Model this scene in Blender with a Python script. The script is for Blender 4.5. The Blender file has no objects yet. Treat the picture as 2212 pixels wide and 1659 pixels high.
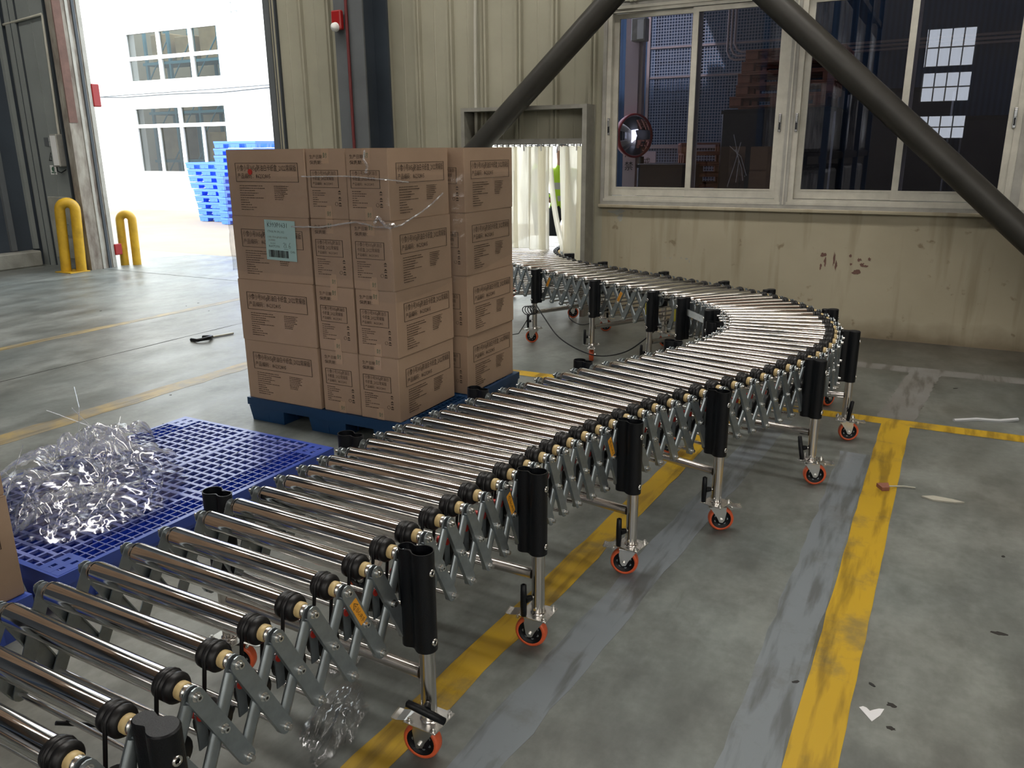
import bpy, math, random
import numpy as np
from mathutils import Vector, Matrix, noise
random.seed(7)
C = bpy.context.scene.collection
scene = bpy.context.scene

# ------------------------------------------------------------------ camera, world, sun, exposure
F_PX, PITCH, YAW, ROLL = 1744.165, 0.28255357, -0.49008446, -0.00867924
CAM_H = 1.6
fw = Vector((math.sin(YAW)*math.cos(PITCH), math.cos(YAW)*math.cos(PITCH), -math.sin(PITCH)))
rt = Vector((math.cos(YAW), -math.sin(YAW), 0)); up = rt.cross(fw)
r2 = rt*math.cos(ROLL) + up*math.sin(ROLL); u2 = up*math.cos(ROLL) - rt*math.sin(ROLL)
cam_data = bpy.data.cameras.new('camera'); cam = bpy.data.objects.new('camera', cam_data); C.objects.link(cam)
cam_data.sensor_width = 36.0; cam_data.lens = F_PX/2212*36; cam_data.clip_start = 0.05; cam_data.clip_end = 300
cm = Matrix.Identity(4)
for k in range(3):
    cm[k][0], cm[k][1], cm[k][2] = r2[k], u2[k], -fw[k]
cm[2][3] = CAM_H
cam.matrix_world = cm
scene.camera = cam

world = bpy.data.worlds.new('sky'); scene.world = world; world.use_nodes = True
wn = world.node_tree.nodes; wlk = world.node_tree.links
bg = wn['Background']; bg.inputs['Color'].default_value = (0.86, 0.93, 1.0, 1); bg.inputs['Strength'].default_value = 3.4
sun_d = bpy.data.lights.new('sun', 'SUN'); sun_d.energy = 6; sun_d.angle = 0.02; sun_d.color = (1, .93, .82)
sun = bpy.data.objects.new('sun', sun_d); C.objects.link(sun)
sun.rotation_euler = Vector((-0.45, -0.62, 0.95)).to_track_quat('Z', 'Y').to_euler()
scene.view_settings.view_transform = 'Standard'; scene.view_settings.look = 'None'
scene.view_settings.gamma = 1; scene.view_settings.use_curve_mapping = False
scene.view_settings.exposure = 0.45
cy = scene.cycles
cy.use_denoising = True; cy.max_bounces = 10; cy.diffuse_bounces = 5; cy.glossy_bounces = 5
cy.transparent_max_bounces = 24; cy.transmission_bounces = 8; cy.sample_clamp_indirect = 12
cy.caustics_reflective = False; cy.caustics_refractive = False

def portal(name, loc, rot, sx, sy):
    d = bpy.data.lights.new(name, 'AREA'); d.shape = 'RECTANGLE'; d.size = sx; d.size_y = sy; d.cycles.is_portal = True
    o = bpy.data.objects.new(name, d); C.objects.link(o); o.location = loc; o.rotation_euler = rot

WY = 7.5            # inner face of the wall with the windows
ROOF = 8.0
XL, XR, YB = -12.0, 8.0, -16.0

# ------------------------------------------------------------------ materials
MATS = {}
def nt(m): return m.node_tree.nodes, m.node_tree.links
def mat(name, col, rough=.5, metal=0., noise_amt=0., scale=5., col2=None, bump=0., bump_scale=40., spec=.5, stretch=None, coat=0.):
    m = bpy.data.materials.new(name); m.use_nodes = True; n, l = nt(m); b = n['Principled BSDF']
    b.inputs['Base Color'].default_value = (*col, 1); b.inputs['Roughness'].default_value = rough; b.inputs['Metallic'].default_value = metal
    b.inputs['Specular IOR Level'].default_value = spec; b.inputs['Coat Weight'].default_value = coat
    tc = n.new('ShaderNodeTexCoord'); mp = n.new('ShaderNodeMapping'); l.new(tc.outputs['Object'], mp.inputs[0])
    if stretch: mp.inputs['Scale'].default_value = stretch
    if noise_amt > 0 or col2:
        t = n.new('ShaderNodeTexNoise'); t.inputs['Scale'].default_value = scale; t.inputs['Detail'].default_value = 6; t.inputs['Roughness'].default_value = .6
        l.new(mp.outputs[0], t.inputs['Vector'])
        c2 = col2 or tuple(c*(1-noise_amt) for c in col)
        r = n.new('ShaderNodeValToRGB'); r.color_ramp.elements[0].position = .35; r.color_ramp.elements[1].position = .65
        r.color_ramp.elements[0].color = (*c2, 1); r.color_ramp.elements[1].color = (*col, 1)
        l.new(t.outputs['Fac'], r.inputs[0]); l.new(r.outputs[0], b.inputs['Base Color'])
    if bump > 0:
        t2 = n.new('ShaderNodeTexNoise'); t2.inputs['Scale'].default_value = bump_scale; t2.inputs['Detail'].default_value = 4
        l.new(mp.outputs[0], t2.inputs['Vector']); bp = n.new('ShaderNodeBump'); bp.inputs['Strength'].default_value = bump; bp.inputs['Distance'].default_value = .01
        l.new(t2.outputs['Fac'], bp.inputs['Height']); l.new(bp.outputs[0], b.inputs['Normal'])
    MATS[name] = m; return m

mat('chrome', (.80, .775, .75), .10, 1, .06, 3, bump=0)
mat('zinc', (.36, .405, .43), .38, .85, .15, 30)
mat('zinc_bright', (.75, .75, .73), .25, 1, .1, 20)
mat('steel_tube', (.66, .63, .60), .22, 1, .08, 12)
mat('black_rubber', (.007, .007, .008), .42, 0, .3, 20, spec=.4)
mat('black_plastic', (.004, .005, .007), .38, 0, bump=.15, bump_scale=300, spec=.3)
mat('cap_plastic', (.55, .42, .20), .45)
mat('red_plastic', (.45, .03, .02), .4)
mat('wheel_orange', (.80, .14, .05), .4, 0, .2, 30, bump=.05)
mat('sticker_orange', (.80, .36, .03), .4)
mat('ink', (.045, .028, .018), .7)
mat('ink_faint', (.13, .085, .058), .7)
mat('ink_green', (.02, .10, .05), .6)
mat('ink_black', (.015, .015, .015), .6)
mat('cardboard', (.43, .305, .215), .72, 0, 0, 3, (.385, .27, .19), bump=.06, bump_scale=120, spec=.3)
mat('cardboard_edge', (.22, .14, .09), .8)
mat('tape', (.50, .35, .24), .12, spec=.6)
mat('label_paper', (.42, .62, .60), .6)
mat('white_paper', (.75, .76, .78), .6)
mat('pallet_blue', (.035, .085, .46), .34, 0, .25, 4, (.04, .08, .36), spec=.7)
mat('pallet_worn_glare', (.15, .19, .50), .36, 0, .25, 4, (.10, .14, .44), spec=.7); mat('pallet_deep', (.02, .075, .58), .4)  # dusty rib tops, made paler to carry the deck's glare in their colour
mat('pallet_navy', (.006, .045, .13), .45, 0, .2, 4)
mat('pallet_bright', (.07, .20, .85), .4)
mat('yellow_paint', (.60, .36, .02), .45, 0, .3, 6)
mat('window_alu', (.60, .58, .50), .38, .25, .18, 8)
mat('alu_dull', (.40, .39, .35), .5, .3, .2, 8)
mat('steel_frame', (.33, .32, .28), .5, .4, .2, 10)
mat('brace_paint', (.042, .040, .034), .45, .1, .25, 5, bump=.05)
mat('column_paint', (.115, .125, .13), .5, 0, .15, 3)
mat('sheet', (.36, .345, .265), .48, 0, .13, 1.5, spec=.4)
mat('sheet_dark', (.05, .065, .085), .6, 0, .3, 1)
mat('panel_grey', (.25, .27, .26), .5, 0, .12, 2)
mat('rail_dark', (.05, .06, .07), .5, .3)
mat('weathered', (.34, .32, .27), .7, 0, 0, 6, (.13, .10, .08), bump=.3, bump_scale=15, stretch=(1, 1, .35))
mat('rust_brown', (.16, .085, .065), .7, 0, .3, 6)
mat('red_pipe', (.12, .015, .015), .45)
mat('alarm_red', (.30, .010, .010), .35)
mat('white_plastic', (.78, .78, .76), .35)
mat('conduit', (.45, .44, .37), .5)
mat('roof_sheet', (.40, .27, .20), .6, 0, .2, 1)
mat('rear_wall', (.09, .085, .08), .7, 0, .2, 1)
mat('facade_white', (.85, .88, .86), .7)
mat('curb', (.34, .34, .30), .8, 0, .3, 4, bump=.3)
mat('ground_out', (.20, .175, .14), .8, 0, .2, .6)
mat('blue_wall', (.022, .06, .13), .55, 0, .2, .8)
mat('blue_panel_daylit', (.05, .14, .26), .5, 0, .25, 1)
mat('wood_pallet', (.33, .13, .085), .7, 0, .3, 8)
mat('dark_box', (.012, .012, .014), .35)
mat('pink_post', (.62, .50, .52), .5)
mat('mirror', (.9, .88, .9), .03, 1)
mat('stripe_orange', (.85, .30, .02), .45)
mat('pipe_pinkgrey', (.40, .33, .33), .4, .2)
mat('hi_vis', (.50, .80, .04), .6)
mat('grey_band', (.5, .52, .53), .4)
mat('trousers', (.02, .022, .03), .8)
mat('skin', (.45, .25, .17), .6)
mat('hair', (.01, .01, .01), .6)
mat('goods_white', (.55, .56, .58), .3, 0, .4, 3, (.12, .12, .13), stretch=(6, 6, .6))
mat('crack', (.03, .028, .025), .9)
mat('yellow_label', (.75, .68, .10), .45)

def mix_transp(name, transp, col, rough=.1, kind='glossy', emit_diff=0., bump=0., bscale=20., fres=.75):
    """thin clear sheet: transparent mixed with a glossy/diffuse/translucent layer"""
    m = bpy.data.materials.new(name); m.use_nodes = True; n, l = nt(m); n.clear()
    out = n.new('ShaderNodeOutputMaterial'); tr = n.new('ShaderNodeBsdfTransparent'); tr.inputs[0].default_value = (.995, .995, .995, 1)
    gl = n.new('ShaderNodeBsdfGlossy'); gl.inputs['Color'].default_value = (*col, 1); gl.inputs['Roughness'].default_value = rough
    mx = n.new('ShaderNodeMixShader'); lw = n.new('ShaderNodeLayerWeight'); lw.inputs['Blend'].default_value = .35
    ma = n.new('ShaderNodeMath'); ma.operation = 'MULTIPLY_ADD'; ma.inputs[1].default_value = fres; ma.inputs[2].default_value = 1-transp; ma.use_clamp = True
    l.new(lw.outputs['Fresnel'], ma.inputs[0]); l.new(ma.outputs[0], mx.inputs[0]); l.new(tr.outputs[0], mx.inputs[1])
    last = gl
    if kind == 'film':
        df = n.new('ShaderNodeBsdfTranslucent'); df.inputs[0].default_value = (.8, .82, .85, 1); m2 = n.new('ShaderNodeMixShader'); m2.inputs[0].default_value = .33
        l.new(gl.outputs[0], m2.inputs[1]); l.new(df.outputs[0], m2.inputs[2]); last = m2
    l.new(last.outputs[0], mx.inputs[2]); l.new(mx.outputs[0], out.inputs[0])
    if bump:
        tc = n.new('ShaderNodeTexCoord'); t = n.new('ShaderNodeTexNoise'); t.inputs['Scale'].default_value = bscale; t.inputs['Detail'].default_value = 5
        l.new(tc.outputs['Object'], t.inputs['Vector']); bp = n.new('ShaderNodeBump'); bp.inputs['Strength'].default_value = bump; bp.inputs['Distance'].default_value = .02
        l.new(t.outputs['Fac'], bp.inputs['Height']); l.new(bp.outputs[0], gl.inputs['Normal']); l.new(bp.outputs[0], lw.inputs['Normal'])
    MATS[name] = m; return m
mix_transp('stretch_film', .96, (.9, .92, .95), .12, 'film', bump=.5, bscale=14, fres=.30)
mix_transp('crumpled_film', .85, (.95, .97, 1), .15, 'film', fres=.65)

def glass_mat(name, tint, ior=1.7):
    m = bpy.data.materials.new(name); m.use_nodes = True; n, l = nt(m); n.clear()
    out = n.new('ShaderNodeOutputMaterial'); tr = n.new('ShaderNodeBsdfTransparent'); tr.inputs[0].default_value = (*tint, 1)
    gl = n.new('ShaderNodeBsdfGlossy'); gl.inputs['Roughness'].default_value = .0
    fr = n.new('ShaderNodeFresnel'); fr.inputs['IOR'].default_value = ior; mx = n.new('ShaderNodeMixShader')
    l.new(fr.outputs[0], mx.inputs[0]); l.new(tr.outputs[0], mx.inputs[1]); l.new(gl.outputs[0], mx.inputs[2]); l.new(mx.outputs[0], out.inputs[0])
    MATS[name] = m
glass_mat('glass', (.62, .62, .70), 1.85)
glass_mat('glass_far', (.72, .72, .70), 1.2)

def strip_mat():
    m = bpy.data.materials.new('pvc_strip'); m.use_nodes = True; n, l = nt(m); n.clear()
    out = n.new('ShaderNodeOutputMaterial'); tr = n.new('ShaderNodeBsdfTransparent'); tr.inputs[0].default_value = (.95, .93, .86, 1)
    tl = n.new('ShaderNodeBsdfTranslucent'); tl.inputs[0].default_value = (.98, .92, .76, 1)
    df = n.new('ShaderNodeBsdfDiffuse'); df.inputs[0].default_value = (.75, .72, .62, 1); gl = n.new('ShaderNodeBsdfGlossy'); gl.inputs['Roughness'].default_value = .15
    a = n.new('ShaderNodeMixShader'); a.inputs[0].default_value = .25; b = n.new('ShaderNodeMixShader'); b.inputs[0].default_value = .08; c = n.new('ShaderNodeMixShader')
    l.new(tl.outputs[0], a.inputs[1]); l.new(df.outputs[0], a.inputs[2]); l.new(a.outputs[0], b.inputs[1]); l.new(gl.outputs[0], b.inputs[2])
    tc = n.new('ShaderNodeTexCoord'); mp = n.new('ShaderNodeMapping'); mp.inputs['Scale'].default_value = (9, 9, .8); t = n.new('ShaderNodeTexNoise'); t.inputs['Scale'].default_value = 2.5
    l.new(tc.outputs['Object'], mp.inputs[0]); l.new(mp.outputs[0], t.inputs['Vector'])
    r = n.new('ShaderNodeMapRange'); r.inputs['From Min'].default_value = .35; r.inputs['From Max'].default_value = .65; r.inputs['To Min'].default_value = .80; r.inputs['To Max'].default_value = .96
    l.new(t.outputs['Fac'], r.inputs['Value']); l.new(r.outputs[0], c.inputs[0])
    l.new(tr.outputs[0], c.inputs[1]); l.new(b.outputs[0], c.inputs[2]); l.new(c.outputs[0], out.inputs[0]); MATS['pvc_strip'] = m
strip_mat()

def emit_mat(name, col, s):
    m = bpy.data.materials.new(name); m.use_nodes = True; n, l = nt(m); b = n['Principled BSDF']
    b.inputs['Base Color'].default_value = (.8, .8, .8, 1); b.inputs['Emission Color'].default_value = (*col, 1); b.inputs['Emission Strength'].default_value = s; MATS[name] = m
emit_mat('skylight', (1, .96, .90), 12.5)
emit_mat('glow_panel', (1, .96, .88), 3.6)
emit_mat('lamp_glow', (1, .96, .88), 12.0)

def floor_mat():
    m = bpy.data.materials.new('concrete_floor'); m.use_nodes = True; n, l = nt(m); b = n['Principled BSDF']
    tc = n.new('ShaderNodeTexCoord')
    def nz(scale, detail, sx=1, sy=1, rot=0):
        mp = n.new('ShaderNodeMapping'); mp.inputs['Scale'].default_value = (sx, sy, 1); mp.inputs['Rotation'].default_value = (0, 0, rot)
        t = n.new('ShaderNodeTexNoise'); t.inputs['Scale'].default_value = scale; t.inputs['Detail'].default_value = detail; t.inputs['Roughness'].default_value = .62
        l.new(tc.outputs['Object'], mp.inputs[0]); l.new(mp.outputs[0], t.inputs['Vector']); return t.outputs['Fac']
    a = nz(1.1, 8); s = nz(3.0, 6, 1, .35, .5); fine = nz(26, 5); big = nz(.35, 3)
    def ramp(fac, p0, p1, c0, c1):
        r = n.new('ShaderNodeValToRGB'); e = r.color_ramp.elements; e[0].position = p0; e[1].position = p1; e[0].color = (*c0, 1); e[1].color = (*c1, 1); l.new(fac, r.inputs[0]); return r.outputs[0]
    def mixc(kind, f, x, y):
        q = n.new('ShaderNodeMix'); q.data_type = 'RGBA'; q.blend_type = kind
        if isinstance(f, float): q.inputs['Factor'].default_value = f
        else: l.new(f, q.inputs['Factor'])
        l.new(x, q.inputs['A']); l.new(y, q.inputs['B']); return q.outputs['Result']
    base = ramp(a, .3, .7, (.140, .155, .152), (.252, .278, .272))
    warm = ramp(big, .35, .65, (.86, .90, .90), (1.08, 1.0, .93))
    c = mixc('MULTIPLY', 1.0, base, warm)
    c = mixc('MULTIPLY', .75, c, ramp(s, .36, .60, (.60, .60, .58), (1.12, 1.12, 1.12)))
    c = mixc('MULTIPLY', .35, c, ramp(fine, .4, .65, (.75, .75, .75), (1.1, 1.1, 1.1)))
    c = mixc('MULTIPLY', .8, c, ramp(nz(7, 9, 1, .6, .3), .36, .56, (.74, .74, .73), (1.06, 1.06, 1.06)))
    c = mixc('MULTIPLY', .6, c, ramp(nz(2.2, 10, 1, 1, 1.3), .40, .47, (.80, .79, .77), (1.04, 1.04, 1.04)))
    # scratches
    w = nz(7, 9, 1, .12, .9); c = mixc('MULTIPLY', .5, c, ramp(w, .30, .36, (.55, .54, .5), (1, 1, 1)))
    # brown grime plus shade near the window wall, both painted into the floor colour
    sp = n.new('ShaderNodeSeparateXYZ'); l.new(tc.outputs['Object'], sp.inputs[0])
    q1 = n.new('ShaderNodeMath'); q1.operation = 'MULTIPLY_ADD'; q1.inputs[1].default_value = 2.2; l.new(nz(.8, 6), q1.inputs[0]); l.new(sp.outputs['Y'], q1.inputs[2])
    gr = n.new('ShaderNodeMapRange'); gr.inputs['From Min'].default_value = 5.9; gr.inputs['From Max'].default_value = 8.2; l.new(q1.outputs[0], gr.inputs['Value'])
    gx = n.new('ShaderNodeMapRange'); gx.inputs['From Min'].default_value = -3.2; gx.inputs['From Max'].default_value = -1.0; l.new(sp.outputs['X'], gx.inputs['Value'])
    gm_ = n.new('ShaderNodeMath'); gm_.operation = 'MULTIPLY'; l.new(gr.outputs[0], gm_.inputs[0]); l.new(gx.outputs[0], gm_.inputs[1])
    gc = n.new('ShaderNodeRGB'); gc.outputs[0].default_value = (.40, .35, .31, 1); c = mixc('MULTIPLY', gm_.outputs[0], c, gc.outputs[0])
    l.new(c, b.inputs['Base Color'])
    mr = n.new('ShaderNodeMapRange'); mr.inputs['From Min'].default_value = .3; mr.inputs['From Max'].default_value = .7; mr.inputs['To Min'].default_value = .30; mr.inputs['To Max'].default_value = .50
    l.new(s, mr.inputs['Value']); l.new(mr.outputs[0], b.inputs['Roughness']); b.inputs['Specular IOR Level'].default_value = .5
    bp = n.new('ShaderNodeBump'); bp.inputs['Strength'].default_value = .12; bp.inputs['Distance'].default_value = .01; l.new(s, bp.inputs['Height']); l.new(bp.outputs[0], b.inputs['Normal'])
    MATS['concrete_floor'] = m
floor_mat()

def paint_mat(name, col, worn, lo, hi, rough=.45, edge=1.0):
    """floor paint worn through in patches, with dark tyre scuffs"""
    m = bpy.data.materials.new(name); m.use_nodes = True; n, l = nt(m); b = n['Principled BSDF']
    tc = n.new('ShaderNodeTexCoord')
    t = n.new('ShaderNodeTexNoise'); t.inputs['Scale'].default_value = 3.2; t.inputs['Detail'].default_value = 9; t.inputs['Roughness'].default_value = .68
    l.new(tc.outputs['Object'], t.inputs['Vector'])
    r = n.new('ShaderNodeValToRGB'); e = r.color_ramp.elements; e[0].position = lo; e[1].position = hi; e[0].color = (*worn, 1); e[1].color = (*col, 1); l.new(t.outputs['Fac'], r.inputs[0])
    mp = n.new('ShaderNodeMapping'); mp.inputs['Scale'].default_value = (1, .12, 1); mp.inputs['Rotation'].default_value = (0, 0, .6); l.new(tc.outputs['Object'], mp.inputs[0])
    s = n.new('ShaderNodeTexNoise'); s.inputs['Scale'].default_value = 16; s.inputs['Detail'].default_value = 6; l.new(mp.outputs[0], s.inputs['Vector'])
    r2_ = n.new('ShaderNodeValToRGB'); e = r2_.color_ramp.elements; e[0].position = .38; e[1].position = .50; e[0].color = (.45, .43, .38, 1); e[1].color = (1, 1, 1, 1); l.new(s.outputs['Fac'], r2_.inputs[0])
    q = n.new('ShaderNodeMix'); q.data_type = 'RGBA'; q.blend_type = 'MULTIPLY'; q.inputs['Factor'].default_value = .8
    l.new(r.outputs[0], q.inputs['A']); l.new(r2_.outputs[0], q.inputs['B']); l.new(q.outputs['Result'], b.inputs['Base Color']); b.inputs['Roughness'].default_value = rough
    MATS[name] = m
paint_mat('line_yellow', (.53, .335, .014), (.30, .21, .05), .33, .46)
paint_mat('line_yellow_worn', (.40, .29, .10), (.24, .21, .15), .42, .62)
paint_mat('line_grey', (.195, .222, .245), (.15, .16, .16), .33, .48, .4)
paint_mat('line_grey_faint', (.20, .20, .195), (.17, .165, .155), .40, .6)

def plaster_mat():
    m = bpy.data.materials.new('plaster'); m.use_nodes = True; n, l = nt(m); b = n['Principled BSDF']; tc = n.new('ShaderNodeTexCoord')
    def nz(scale, detail, sc=(1, 1, 1)):
        mp = n.new('ShaderNodeMapping'); mp.inputs['Scale'].default_value = sc; t = n.new('ShaderNodeTexNoise'); t.inputs['Scale'].default_value = scale; t.inputs['Detail'].default_value = detail
        l.new(tc.outputs['Object'], mp.inputs[0]); l.new(mp.outputs[0], t.inputs['Vector']); return t.outputs['Fac']
    def ramp(fac, p0, p1, c0, c1):
        r = n.new('ShaderNodeValToRGB'); e = r.color_ramp.elements; e[0].position = p0; e[1].position = p1; e[0].color = (*c0, 1); e[1].color = (*c1, 1); l.new(fac, r.inputs[0]); return r.outputs[0]
    def mul(f, x, y):
        q = n.new('ShaderNodeMix'); q.data_type = 'RGBA'; q.blend_type = 'MULTIPLY'; q.inputs['Factor'].default_value = f; l.new(x, q.inputs['A']); l.new(y, q.inputs['B']); return q.outputs['Result']
    c = ramp(nz(.9, 6), .3, .7, (.30, .265, .185), (.40, .36, .26))
    c = mul(.6, c, ramp(nz(3, 5, (3, 1, .25)), .30, .46, (.62, .58, .50), (1, 1, 1)))
    # dirt band along the foot of the wall
    sx = n.new('ShaderNodeSeparateXYZ'); l.new(tc.outputs['Object'], sx.inputs[0])
    ad = n.new('ShaderNodeMath'); ad.operation = 'MULTIPLY_ADD'; ad.inputs[1].default_value = .25; l.new(nz(4, 6), ad.inputs[0]); l.new(sx.outputs['Z'], ad.inputs[2])
    c = mul(.85, c, ramp(ad.outputs[0], .14, .30, (.42, .36, .30), (1, 1, 1)))
    c = mul(.7, c, ramp(nz(9, 7), .26, .33, (.45, .38, .30), (1, 1, 1)))
    l.new(c, b.inputs['Base Color']); b.inputs['Roughness'].default_value = .62
    bp = n.new('ShaderNodeBump'); bp.inputs['Strength'].default_value = .2; bp.inputs['Distance'].default_value = .01; l.new(nz(14, 5), bp.inputs['Height']); l.new(bp.outputs[0], b.inputs['Normal'])
    MATS['plaster'] = m
plaster_mat()

def mesh_grid_mat():
    """blue corrugated wall behind a pale wire mesh print"""
    m = bpy.data.materials.new('blue_corrugated'); m.use_nodes = True; n, l = nt(m); b = n['Principled BSDF']; tc = n.new('ShaderNodeTexCoord')
    w = n.new('ShaderNodeTexWave'); w.inputs['Scale'].default_value = 5; w.bands_direction = 'X'; l.new(tc.outputs['Object'], w.inputs['Vector'])
    r = n.new('ShaderNodeValToRGB'); e = r.color_ramp.elements; e[0].color = (.015, .045, .10, 1); e[1].color = (.03, .08, .16, 1); l.new(w.outputs['Fac'], r.inputs[0]); l.new(r.outputs[0], b.inputs['Base Color'])
    b.inputs['Roughness'].default_value = .5; MATS['blue_corrugated'] = m
mesh_grid_mat()

# ------------------------------------------------------------------ mesh helpers
class MB:
    def __init__(s): s.v = []; s.f = []; s.m = []; s.sm = []; s.mats = []
    def mi(s, m):
        if m not in s.mats: s.mats.append(m)
        return s.mats.index(m)
    def add(s, v, f, m, smooth=False, M=None):
        o = len(s.v); k = s.mi(m)
        for p in v: s.v.append(tuple(M @ Vector(p)) if M else tuple(p))
        for q in f: s.f.append(tuple(i+o for i in q)); s.m.append(k); s.sm.append(smooth)
        return s
    def box(s, a, b, m, M=None):
        e = (len(s.f) // 6 % 7)*8e-5     # keeps faces of overlapping bars from coinciding
        x0, y0, z0 = a; x1, y1, z1 = b; x0 -= e; y0 -= e; z0 -= e; x1 += e; y1 += e; z1 += e
        v = [(x0,y0,z0),(x1,y0,z0),(x1,y1,z0),(x0,y1,z0),(x0,y0,z1),(x1,y0,z1),(x1,y1,z1),(x0,y1,z1)]
        return s.add(v, [(0,3,2,1),(4,5,6,7),(0,1,5,4),(1,2,6,5),(2,3,7,6),(3,0,4,7)], m, False, M)
    def bbox(s, a, b, m, bev=.004, M=None):
        """box with chamfered vertical and horizontal edges"""
        x0, y0, z0 = a; x1, y1, z1 = b; e = bev
        ring = lambda z, i: [(x0+i,y0+e,z),(x0+e,y0+i,z),(x1-e,y0+i,z),(x1-i,y0+e,z),(x1-i,y1-e,z),(x1-e,y1-i,z),(x0+e,y1-i,z),(x0+i,y1-e,z)]
        v = ring(z0, e*.7) + ring(z0+e, 0) + ring(z1-e, 0) + ring(z1, e*.7); f = []
        for k in range(3):
            for i in range(8): f.append((k*8+i, k*8+(i+1) % 8, k*8+8+(i+1) % 8, k*8+8+i))
        f.append(tuple(range(7, -1, -1))); f.append(tuple(range(24, 32)))
        return s.add(v, f, m, False, M)
    def cyl(s, p0, p1, r0, m, r1=None, n=16, caps=True, smooth=True, M=None):
        r1 = r0 if r1 is None else r1; p0 = Vector(p0); p1 = Vector(p1); d = (p1-p0).normalized()
        a = d.orthogonal().normalized(); b = d.cross(a); v = []
        for p, r in ((p0, r0), (p1, r1)):
            for i in range(n):
                t = 2*math.pi*i/n; v.append(p + (a*math.cos(t)+b*math.sin(t))*r)
        s.add(v, [(i, (i+1) % n, n+(i+1) % n, n+i) for i in range(n)], m, smooth, M)
        if caps: s.add(v, [tuple(range(n-1, -1, -1)), tuple(range(n, 2*n))], m, False, M)
        return s
    def lathe(s, prof, axis, org, m, n=20, smooth=True, M=None):
        """prof: (t along axis, radius)"""
        d = Vector(axis).normalized(); a = d.orthogonal().normalized(); b = d.cross(a); org = Vector(org); v = []
        for t, r in prof:
            for i in range(n):
                q = 2*math.pi*i/n; v.append(org + d*t + (a*math.cos(q)+b*math.sin(q))*r)
        f = []
        for k in range(len(prof)-1):
            for i in range(n): f.append((k*n+i, k*n+(i+1) % n, (k+1)*n+(i+1) % n, (k+1)*n+i))
        return s.add(v, f, m, smooth, M)
    def tube(s, pts, r, m, n=8, M=None, smooth=True, closed=False):
        pts = [Vector(p) for p in pts]; v = []; N = len(pts); prev = None
        for k, p in enumerate(pts):
            if closed: d = (pts[(k+1) % N]-pts[k-1]).normalized()
            else: d = (pts[min(k+1, N-1)]-pts[max(k-1, 0)]).normalized()
            if prev is None: a = d.orthogonal().normalized()
            else: a = (prev - d*prev.dot(d)).normalized()
            prev = a; b = d.cross(a)
            for i in range(n):
                q = 2*math.pi*i/n; v.append(p + (a*math.cos(q)+b*math.sin(q))*r)
        f = []
        for k in range(N if closed else N-1):
            k2 = (k+1) % N
            for i in range(n): f.append((k*n+i, k*n+(i+1) % n, k2*n+(i+1) % n, k2*n+i))
        s.add(v, f, m, smooth, M)
        if not closed: s.add(v, [tuple(range(n-1, -1, -1)), tuple(range((N-1)*n, N*n))], m, False, M)
        return s
    def prism(s, poly, z0, z1, m, M=None, smooth=False, top=True, bottom=True):
        n = len(poly); v = [(x, y, z0) for x, y in poly] + [(x, y, z1) for x, y in poly]
        s.add(v, [(i, (i+1) % n, n+(i+1) % n, n+i) for i in range(n)], m, smooth, M)
        if bottom: s.add(v, [tuple(range(n-1, -1, -1))], m, False, M)
        if top: s.add(v, [tuple(range(n, 2*n))], m, False, M)
        return s
    def mesh(s, name):
        me = bpy.data.meshes.new(name); me.from_pydata(s.v, [], s.f)
        for m in s.mats: me.materials.append(MATS[m])
        me.polygons.foreach_set('material_index', s.m); me.polygons.foreach_set('use_smooth', s.sm); me.update(); return me

WM = {}
def obj(name, me, parent=None, M=None, label=None):
    """M is the WORLD matrix of the new object"""
    if isinstance(me, MB): me = me.mesh(name)
    o = bpy.data.objects.new(name, me); C.objects.link(o)
    if parent is not None:
        o.parent = parent; PM = WM[parent]
    else: PM = Matrix.Identity(4)
    M = M if M is not None else PM
    o.matrix_basis = PM.inverted() @ M; WM[o] = M
    if label: o['label'] = label
    return o
def T(x, y, z, rz=0): return Matrix.Translation((x, y, z)) @ Matrix.Rotation(rz, 4, 'Z')
def thing(name, label, cat, group=None, M=None, me=None):
    o = obj(name, me, None, M if M is not None else Matrix.Identity(4)); o['label'] = label; o['category'] = cat
    if group: o['group'] = group
    return o
def struct(name, me=None, parent=None, M=None):
    o = obj(name, me, parent, M)
    if parent is None: o['kind'] = 'structure'
    return o
def frame(c, d, t, z=0):
    M = Matrix.Identity(4)
    for k in range(2): M[k][0] = d[k]; M[k][1] = t[k]
    M[0][3], M[1][3], M[2][3] = c[0], c[1], z
    return M

_tc = {}
def text_mesh(s, size, m, align='LEFT', res=1):
    key = (s, size, m, align)
    if key in _tc: return _tc[key]
    cu = bpy.data.curves.new('lettering', 'FONT'); cu.body = s; cu.size = size; cu.align_x = align; cu.resolution_u = res; cu.fill_mode = 'FRONT'
    o = bpy.data.objects.new('lettering', cu); C.objects.link(o); dg = bpy.context.evaluated_depsgraph_get(); dg.update()
    me = bpy.data.meshes.new_from_object(o.evaluated_get(dg)); bpy.data.objects.remove(o); bpy.data.curves.remove(cu)
    v = [tuple(p.co) for p in me.vertices]; f = [tuple(p.vertices) for p in me.polygons]; bpy.data.meshes.remove(me)
    _tc[key] = (v, f); return _tc[key]
def put_text(mb, s, size, m, x, y, width=None, M=None, align='LEFT'):
    """text in the local xy plane at (x,y), optionally fitted to width"""
    v, f = text_mesh(s, size, m, align); w = max(p[0] for p in v)-min(p[0] for p in v); k = width/w if width else 1
    Q = Matrix.Translation((x, y, 0)) @ Matrix.Diagonal((k, 1, 1, 1)); mb.add(v, f, m, False, (M @ Q) if M else Q)

exec_parts = []

# ------------------------------------------------------------------ the room
fl = struct('floor', MB().box((XL-.2, YB, -.2), (XR, 8.3, 0), 'concrete_floor'))
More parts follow.
